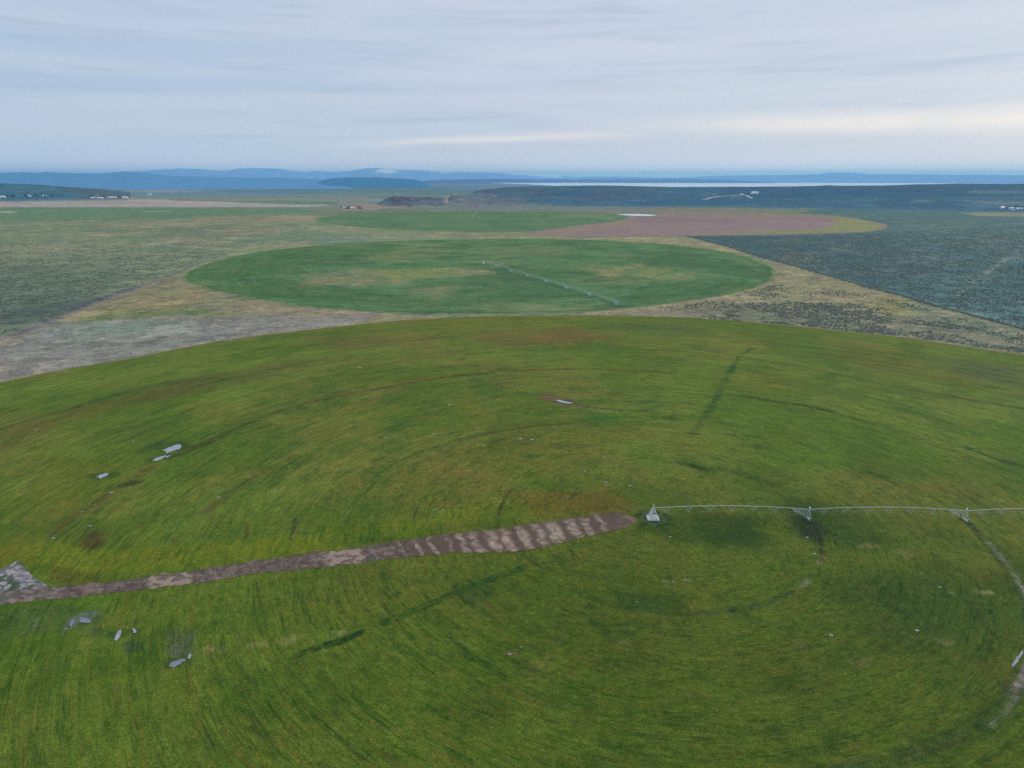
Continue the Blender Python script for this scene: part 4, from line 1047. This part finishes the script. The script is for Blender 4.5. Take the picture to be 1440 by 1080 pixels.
def sprinkler(origin, direction, length, n, label, mat, fat=1.0, group='centre pivot sprinklers in the crop circles'):
    span = length / n
    root = bpy.data.objects.new('pivot_sprinkler', None); C.objects.link(root)
    root.location = (origin[0], origin[1], .06); root.rotation_euler = (0, 0, direction)
    tag(root, label, 'sprinkler', group)
    # centre tower: concrete pad, pyramid of four braced legs, riser, swivel, panel
    m = MB(); m.box((0, 0, .22), (4.2, 3.6, .44), .12); m.build('concrete_pad', M_CONC, root)
    Ht = 4.5
    m = MB()
    corners = [(-1.6, -1.4), (1.6, -1.4), (1.6, 1.4), (-1.6, 1.4)]; tops = [(-.18, -.18), (.18, -.18), (.18, .18), (-.18, .18)]
    at = lambda i, f: (corners[i % 4][0] * (1 - f) + tops[i % 4][0] * f, corners[i % 4][1] * (1 - f) + tops[i % 4][1] * f, .44 + (Ht - .5) * f)
    for i in range(4): m.rod(at(i, 0), at(i, 1), .10 * fat)
    lt = m.build('pivot_tower', M_WHITE, root)
    m = MB()
    for i in range(4):
        for f in (.06, .38, .68): m.rod(at(i, f), at(i + 1, f), .06 * fat)
        m.rod(at(i, .06), at(i + 1, .38), .045 * fat); m.rod(at(i, .38), at(i + 1, .68), .045 * fat)
    m.build('tower_bracing', M_WHITE, lt)
    m = MB(); m.path([(0, 0, .3), (0, 0, 2), (0, 0, Ht + .15)], .14 * fat, 10); m.rod((0, 0, Ht - .25), (0, 0, Ht + .35), .27, 12); m.build('riser_pipe', mat, root)
    m = MB(); m.box((-.75, -.9, 1.9), (.75, .4, 1.3), .05); pnl = m.build('control_panel', M_BLUE, root)
    m = MB(); m.box((-.75, -1.115, 1.95), (.6, .03, 1.1), .02); m.rod((-.5, -1.14, 1.9), (-.5, -1.14, 2.15), .03); m.build('panel_door', M_WHITE, pnl)
    m = MB(); m.box((.15, -1.72, .9), (2.6, .1, .8), .03); m.build('splash_guard', M_WHITE, root)
    m = MB(); m.rod((0, 0, Ht + .35), (0, 0, Ht + .95), .05); m.rod((0, 0, Ht + .8), (0, 0, Ht + 1.05), .11, 8); m.build('collector_ring', M_WHITE, root)
    # one span: arched pipe, V jacks with rods, drop hoses
    zt = 4.1
    arch = lambda x: zt + 1.15 * (1 - (2 * x / span - 1) ** 2) + (Ht - zt) * 0
    m = MB(); m.path([(x, 0, arch(x)) for x in np.linspace(0, span, 33)], .12 * fat, 8)
    for x in np.linspace(0, span, 9): m.rod((x - .1, 0, arch(x)), (x + .1, 0, arch(x)), .18 * fat, 8)
    pipe0 = m.build('span_pipe', mat, root, True)
    nj = 7; xs = [span * (k + .62) / (nj + .24) for k in range(nj)]
    r_ = .034 * fat; tips = []
    for x in xs:
        z = arch(x); b = z - 1.75; m = MB()
        za, zb = arch(max(0, x - 1.35)) - .1 - z, arch(min(span, x + 1.35)) - .1 - z
        for sy in (-1, 1):
            tip = (0, sy * .95, -1.75)
            m.rod((-1.35, 0, za), tip, r_, 5); m.rod((1.35, 0, zb), tip, r_, 5)
        m.rod((0, -.97, -1.75), (0, .97, -1.75), r_, 5)
        jk = m.build('truss_jack', mat, pipe0); jk.location = (x, 0, z)
        tips.append((x, b))
    line = [(0.3, arch(0) - .15)] + tips + [(span - .3, arch(span) - .15)]
    for sy in (-1, 1):
        m = MB(); m.path([(xa, 0 if xa < 1 or xa > span - 1 else sy * .95, za) for xa, za in line], .013 * fat, 4)
        m.build('truss_rod', mat, pipe0)
    pipes = [pipe0] + [cp(pipe0, root, (span * k, 0, 0)) for k in range(1, n)]
    # drive tower: two leg frames on a wheeled beam, plus the lattice brace towards the pivot
    m = MB(); wb = 2.1
    for sy in (-1, 1):
        for sx in (-.3, .3): m.rod((sx, sy * wb, .75), (sx * .5, sy * .12, zt - .05), .06 * fat, 6)
    for f in (.25, .45, .65, .82):
        z = .75 + (zt - .8) * f; y = wb * (1 - f) + .12 * f
        m.rod((-.2, -y, z), (-.2, y, z), .035 * fat, 4)
        for sy in (-1, 1): m.rod((-.25, sy * y, z), (.25, sy * y, z), .035 * fat, 4)
    for sy in (-1, 1):
        m.rod((0, sy * wb, .8), (-6.2, 0, arch(span - 6.2) - .1), .06 * fat, 5)
        for f in (.15, .3, .45, .6, .75, .88):
            a = np.array((0, sy * wb, .8)) * (1 - f) + np.array((-6.2, 0, arch(span - 6.2) - .1)) * f
            m.rod(a, (a[0] * .92, 0, arch(span + a[0] * .92) - .1), .03 * fat, 4)
            m.rod(a, (a[0] - .9 if f < .8 else a[0], 0, arch(span + a[0] - .9) - .1), .025 * fat, 4)
    tw = m.build('drive_tower', mat, root)
    m = MB(); m.box((0, 0, .72), (.24, 2 * wb + .5, .24), .03); m.build('base_beam', mat, tw)
    m = MB(); m.box((.32, 0, .75), (.4, .7, .34), .05); m.build('gear_motor', M_BLUE, tw)
    m = MB(); m.box((.1, 0, zt + .62), (.42, .36, .75), .04); m.build('tower_box', M_WHITE, tw)
    wheels = []
    for sy in (-1, 1):
        m = MB(); m.torus((0, 0, 0), .50, .17, lug=.03); wv = m.build('wheel', M_RUB, tw); wv.location = (0, sy * wb, .70)
        m = MB(); m.rod((-.12, 0, 0), (.12, 0, 0), .40, 16); m.rod((-.2, 0, 0), (.2, 0, 0), .1, 8); m.build('rim', mat, wv)
    tw.location = (span, 0, 0)
    for k in range(2, n + 1): cp(tw, root, (span * k, 0, 0))
    m = MB(); m.path([(length, 0, zt), (length + 6, 0, zt + .1), (length + 12, 0, zt - .1)], .09 * fat, 8); m.rod((length + 11.5, 0, zt), (length + 12.6, 0, zt + .8), .07, 6)
    m.rod((length, 0, zt + 1.6), (length + 9, 0, zt + .1), .03 * fat, 4)
    m.build('end_gun', mat, root)
    return root

v = P(1361, 733.5) - PIV1
sprinkler(PIV1, math.atan2(v[1], v[0]), 54.3 * 7, 7, 'nearest galvanised centre pivot sprinkler with a white pyramid tower beside the dirt track', M_GALV, 1.0)
v = P(877, 433.0) - PIV2
print('pivot2', PIV2, v, np.hypot(*v), 'pivot1', PIV1, 'R edges', [round(float(np.hypot(*(q - PIV1)))) for q in PL(edge1_px)], [round(float(np.hypot(*(q - PIV2)))) for q in e2])
sprinkler(PIV2, math.atan2(v[1], v[0]), float(np.hypot(*v)) - 12, 7, 'sprinkler arm running diagonally across the middle crop circle', M_GALV_F, 1.3)
v = P(673.2, 297.3) - PIV3
sprinkler(PIV3, math.atan2(v[1], v[0]), float(np.hypot(*v)) - 12, 7, 'farthest sprinkler arm, a short white stroke seen end on in the far green circle', M_GALV_F, 1.4)

# ------------------------------------------------------------------ farmsteads, trees and rocks far off
M_WALL = simple_mat('white_siding', (.78, .78, .78), .6, 0, .06, .4)
M_WALLB = simple_mat('tan_siding', (.42, .36, .30), .7, 0, .1, .4)
M_WALLR = simple_mat('red_siding', (.34, .12, .10), .7, 0, .1, .4)
M_ROOF = simple_mat('metal_roof', (.72, .75, .78), .4, .1, .08, .3)
M_ROOFD = simple_mat('dark_roof', (.12, .13, .15), .7, 0, .1, .3)
M_DOOR = simple_mat('dark_door', (.07, .07, .08), .6, 0, .1, 1)
M_LEAF = simple_mat('leaves', (.045, .07, .035), .9, 0, .5, .6)
M_BARK = simple_mat('bark', (.10, .08, .06), .9, 0, .3, 1.5)
M_ROCK = simple_mat('basalt_rock', (.10, .09, .10), .9, 0, .5, .12)

def building(px, py, L, Wd, Hh, label, wall, roof, rz=.0, group=None, kind='gable'):
    p = PT(px, py); z = float(H(np.array([p[0]]), np.array([p[1]]))[0])
    r = bpy.data.objects.new('farm_building', None); C.objects.link(r); r.location = (p[0], p[1], z - .2); r.rotation_euler = (0, 0, rz)
    tag(r, label, 'building', group)
    m = MB(); x, y = L / 2, Wd / 2
    pk = Hh + Wd * .28
    m.v = [np.array(q, float) for q in [(-x, -y, 0), (x, -y, 0), (x, y, 0), (-x, y, 0), (-x, -y, Hh), (x, -y, Hh), (x, y, Hh), (-x, y, Hh), (-x, 0, pk), (x, 0, pk)]]
    m.f = [(0, 1, 5, 4), (2, 3, 7, 6), (1, 2, 6, 9, 5), (3, 0, 4, 8, 7), (3, 2, 1, 0)]
    wl = m.build('wall', wall, r)
    m = MB(); o_ = .6
    for s in (-1, 1):
        k = len(m.v); ye, ze = s * (y + o_), Hh - o_ * .56
        for zz in (.05, .25):
            m.v += [np.array(q, float) for q in [(-x - o_, ye, ze + zz), (x + o_, ye, ze + zz), (x + o_, 0, pk + zz), (-x - o_, 0, pk + zz)]]
        m.f += [(k, k + 1, k + 2, k + 3), (k + 7, k + 6, k + 5, k + 4), (k, k + 4, k + 5, k + 1), (k + 1, k + 5, k + 6, k + 2), (k + 2, k + 6, k + 7, k + 3), (k + 3, k + 7, k + 4, k)]
    m.build('roof', roof, r)
    m = MB(); m.box((L * .12, -y - .03, Hh * .36), (min(4.5, L * .25), .1, Hh * .72), .02); m.build('door', M_DOOR, r)
    for q in (-.32, -.12, .36):
        m = MB(); m.box((L * q, -y - .03, Hh * .55), (1.6, .08, 1.3), .02); m.build('window', M_DOOR, r)
    return r
for px, py, L, Wd, Hh, lab, w_, rf, rz in [
    (4.5, 278.2, 22, 14, 6, 'white farm building at the far left edge below the dark ridge', M_WALL, M_ROOF, .2),
    (41, 276.6, 16, 11, 5, 'white house among dark trees at the foot of the left ridge', M_WALL, M_ROOF, -.3),
    (63, 276.4, 15, 10, 5, 'pale house right of the white house under the left ridge', M_WALL, M_ROOF, .1),
    (131, 279.2, 20, 12, 5, 'leftmost white shed of the farm row at the ridge end', M_WALL, M_ROOF, .1),
    (141, 279.4, 30, 12, 5, 'second shed of the white farm row at the ridge end', M_WALL, M_ROOF, .0),
    (136, 275.2, 16, 10, 5, 'pale house standing higher behind the white farm row', M_WALL, M_ROOFD, .3),
    (158, 278.6, 46, 13, 5, 'long low white shed in the middle of the farm row', M_WALL, M_ROOF, .05),
    (176.5, 279.4, 26, 16, 7, 'brightest white barn at the right end of the farm row', M_WALL, M_ROOF, .0),
    (186, 278.8, 22, 10, 4, 'small low shed right of the brightest white barn', M_WALLB, M_ROOF, .0),
    (211, 274.4, 26, 14, 6, 'lone white building in the fields beyond the farm row', M_WALL, M_ROOF, .2),
    (300, 260.6, 60, 22, 9, 'lone pale building far off below the left mountains', M_WALL, M_ROOF, .0),
    (484, 293.0, 11, 8, 4, 'small pale shed at the left of the farmyard beyond the far green circle', M_WALL, M_ROOF, .2),
    (489, 293.8, 13, 9, 4, 'red farm shed in the yard beyond the far green circle', M_WALLR, M_ROOFD, -.2),
    (496, 294.0, 14, 10, 5, 'white farm house in the yard beyond the far green circle', M_WALL, M_ROOF, .1),
    (506, 293.4, 16, 8, 4, 'long red shed at the right of the farmyard beyond the far green circle', M_WALLR, M_ROOFD, .1),
    (1409, 293.2, 18, 10, 4.5, 'left white building of the homestead at the right edge', M_WALL, M_ROOF, .5),
    (1416, 293.0, 9, 8, 4, 'small red shed between the white buildings at the right edge', M_WALLR, M_ROOFD, .1),
    (1422, 294.2, 16, 10, 4.5, 'middle white building of the homestead at the right edge', M_WALL, M_ROOF, -.5),
    (1424, 296.2, 8, 6, 3, 'tiny white shed in front of the homestead at the right edge', M_WALL, M_ROOF, .0),
    (1433, 294.6, 20, 9, 4, 'pale long building at the right end of the homestead', M_WALL, M_ROOF, -.3),
    (1043, 274.4, 16, 9, 4, 'small white building where the pale road meets the ridge', M_WALL, M_ROOF, .1),
    (1061, 273.0, 36, 18, 8, 'large pinkish white building on the dark ridge at the end of the pale road', M_WALL, M_ROOF, .1)]:
    building(px, py, L, Wd, Hh, lab, w_, rf, rz)

def road(pts, w, name, label, col):
    e = PTL(pts); s = np.concatenate([[0], np.cumsum(np.hypot(*np.diff(e, axis=0).T))]); q = np.linspace(0, s[-1], 90)
    p = np.stack([np.interp(q, s, e[:, 0]), np.interp(q, s, e[:, 1])], 1)
    t_ = np.gradient(p, axis=0); t_ /= np.hypot(*t_.T)[:, None]; nrm = np.stack([-t_[:, 1], t_[:, 0]], 1)
    k = np.linspace(-1, 1, 5)[None, :, None]; wv = (w / 2 * (1 + .5 * (fbm(p[:, 0], p[:, 1], 60, 3, 8) - .5)))[:, None, None]
    V = (p[:, None] + nrm[:, None] * k * wv).reshape(-1, 2)
    G = Canvas(V[:, 0], V[:, 1], col)
    o = mesh_obj(name, np.concatenate([V, (H(V[:, 0], V[:, 1]) + 1.2)[:, None]], 1), grid_faces(90, 5), M_DIRT)
    set_col(o, G.albedo()); return tag(o, label, None, None, 'structure')
road([(988, 281), (993, 280.4), (1000, 278.2), (1012, 276.6), (1028, 275.6), (1043, 274.4), (1050, 275.4), (1058, 279)], 12, 'dirt_road', 'pale road climbing the dark ridge to a white building', (190, 200, 214))

def tree(px, py, h, seed, label, group):
    p = PT(px, py); z = float(H(np.array([p[0]]), np.array([p[1]]))[0]); rs = np.random.RandomState(seed)
    r = bpy.data.objects.new('tree', None); C.objects.link(r); r.location = (p[0], p[1], z - .2)
    tag(r, label, 'tree', group)
    m = MB(); m.rod((0, 0, 0), (0, 0, h * .55), .35, 6, .15)
    for k in range(5):
        a = rs.rand() * 6.28; m.rod((0, 0, h * (.25 + .05 * k)), (math.cos(a) * h * .25, math.sin(a) * h * .25, h * (.45 + .07 * k)), .13, 5, .05)
    m.build('trunk', M_BARK, r)
    n = 420; d = rs.randn(n, 3); d /= np.linalg.norm(d, axis=1)[:, None]
    q = d * (rs.rand(n, 1) ** .4) * np.array([h * .36, h * .36, h * .40]) * (.75 + .4 * vnoise(d[:, :1] * 2 + seed, d[:, 2:] * 2, 3)); q[:, 2] += h * .6
    V = []; F = []
    for i in range(n):
        e = rs.randn(3, 3) * h * .065; V += [q[i] + e[0], q[i] + e[1], q[i] + e[2]]; F.append((3 * i, 3 * i + 1, 3 * i + 2))
    mesh_obj('crown', np.array(V), np.array(F), M_LEAF, False, r)
    return r
rs_ = random.Random(8)
ORD = ['leftmost', 'second', 'third', 'fourth', 'fifth', 'sixth', 'seventh', 'eighth', 'ninth', 'tenth', 'eleventh', 'twelfth', 'thirteenth', 'fourteenth', 'rightmost']
def row_of_trees(n, x0, x1, y0, y1, h0, h1, seed, where, group):
    xs = sorted(rs_.uniform(x0, x1) for _ in range(n))
    for i, x in enumerate(xs):
        w = 'rightmost' if i == n - 1 else ORD[i]
        lab = ('%s dark tree %s' % (w, where)) if w in ('leftmost', 'rightmost') else ('dark tree, %s from the left, %s' % (w, where))
        tree(x, rs_.uniform(y0, y1), rs_.uniform(h0, h1), seed + i, lab, group)
row_of_trees(15, 2, 76, 275.8, 277.6, 8, 14, 0, 'in the row below the left ridge', 'dark trees around the houses below the left ridge')
row_of_trees(11, 122, 168, 276.6, 278.8, 7, 11, 30, 'beside the white farm row', 'trees around the farm row at the ridge end')
row_of_trees(5, 480, 512, 291.5, 293, 6, 9, 50, 'in the yard beyond the far circle', 'trees in the farmyard beyond the far green circle')
row_of_trees(6, 1400, 1438, 291.4, 294, 5, 8, 60, 'among the homestead at the right edge', 'trees of the homestead at the right edge')

def rock(px, py, sx, sy, sz, seed, label, mat, name='rock_outcrop', group=None):
    p = PT(px, py); z = float(H(np.array([p[0]]), np.array([p[1]]))[0])
    nu, nv = 40, 16
    A, B = np.meshgrid(np.linspace(0, 2 * math.pi, nu, endpoint=False), np.linspace(0, 1, nv), indexing='ij')
    rr = np.cos(B * math.pi / 2); hh = np.sin(B * math.pi / 2)
    n1 = fbm(np.cos(A) * 3 + seed * 7, np.sin(A) * 3 + B * 3, 1.1, 4, seed)
    f = .55 + .9 * n1
    X = sx * rr * f * np.cos(A); Y = sy * rr * f * np.sin(A); Z = sz * np.minimum(hh, .6 + .7 * n1) * (.5 + n1) - 1.5
    o = mesh_obj(name, np.stack([X.ravel(), Y.ravel(), Z.ravel()], 1), grid_faces(nu, nv, True), mat, False)
    o.location = (p[0], p[1], z); return tag(o, label, 'rock', group)
RL = ['leftmost dark outcrop at the left foot of the low mound', 'second dark outcrop from the left on the low mound', 'dark outcrop on the very top of the low mound',
      'dark outcrop low on the middle of the low mound', 'broad dark outcrop right of the top of the low mound', 'rightmost dark outcrop of the group on the low mound',
      'lone dark outcrop between the low mound and the pale-rimmed pit', 'small lone dark rock at the edge of the far green circle']
for i, (px, py, sx, sy, sz) in enumerate([(541, 280.5, 16, 12, 5), (550, 278.8, 12, 12, 5), (556, 277, 14, 10, 5), (555, 281.2, 18, 12, 5), (565, 278.5, 18, 12, 5), (572, 279.4, 15, 12, 5), (603, 278.2, 14, 10, 4), (577, 290.2, 9, 8, 4)]):
    rock(px, py, sx, sy, sz, i + 1, RL[i], M_ROCK, 'rock_outcrop', 'dark outcrops on the low mound')

# ------------------------------------------------------------------ the air
def haze():
    m = bpy.data.materials.new('haze'); m.use_nodes = True; t = NT(m.node_tree); t.n.clear()
    out = t.node('ShaderNodeOutputMaterial'); v = t.node('ShaderNodeVolumePrincipled')
    v.inputs['Color'].default_value = (*HAZE_COL, 1); v.inputs['Density'].default_value = HAZE_D; v.inputs['Anisotropy'].default_value = .35
    t.link(v.outputs[0], out.inputs['Volume'])
    mb = MB(); mb.v = [np.array(q, float) for q in [(-48000, -48000, -8), (48000, -48000, -8), (48000, 48000, -8), (-48000, 48000, -8),
                                                  (-48000, -48000, 470), (48000, -48000, 470), (48000, 48000, 470), (-48000, 48000, 470)]]
    mb.f = [(3, 2, 1, 0), (4, 5, 6, 7), (0, 1, 5, 4), (1, 2, 6, 5), (2, 3, 7, 6), (3, 0, 4, 7)]
    o = mb.build('haze', m); o['kind'] = 'stuff'; o['label'] = 'thin blue evening haze over the plain'; o['category'] = 'haze'
haze()
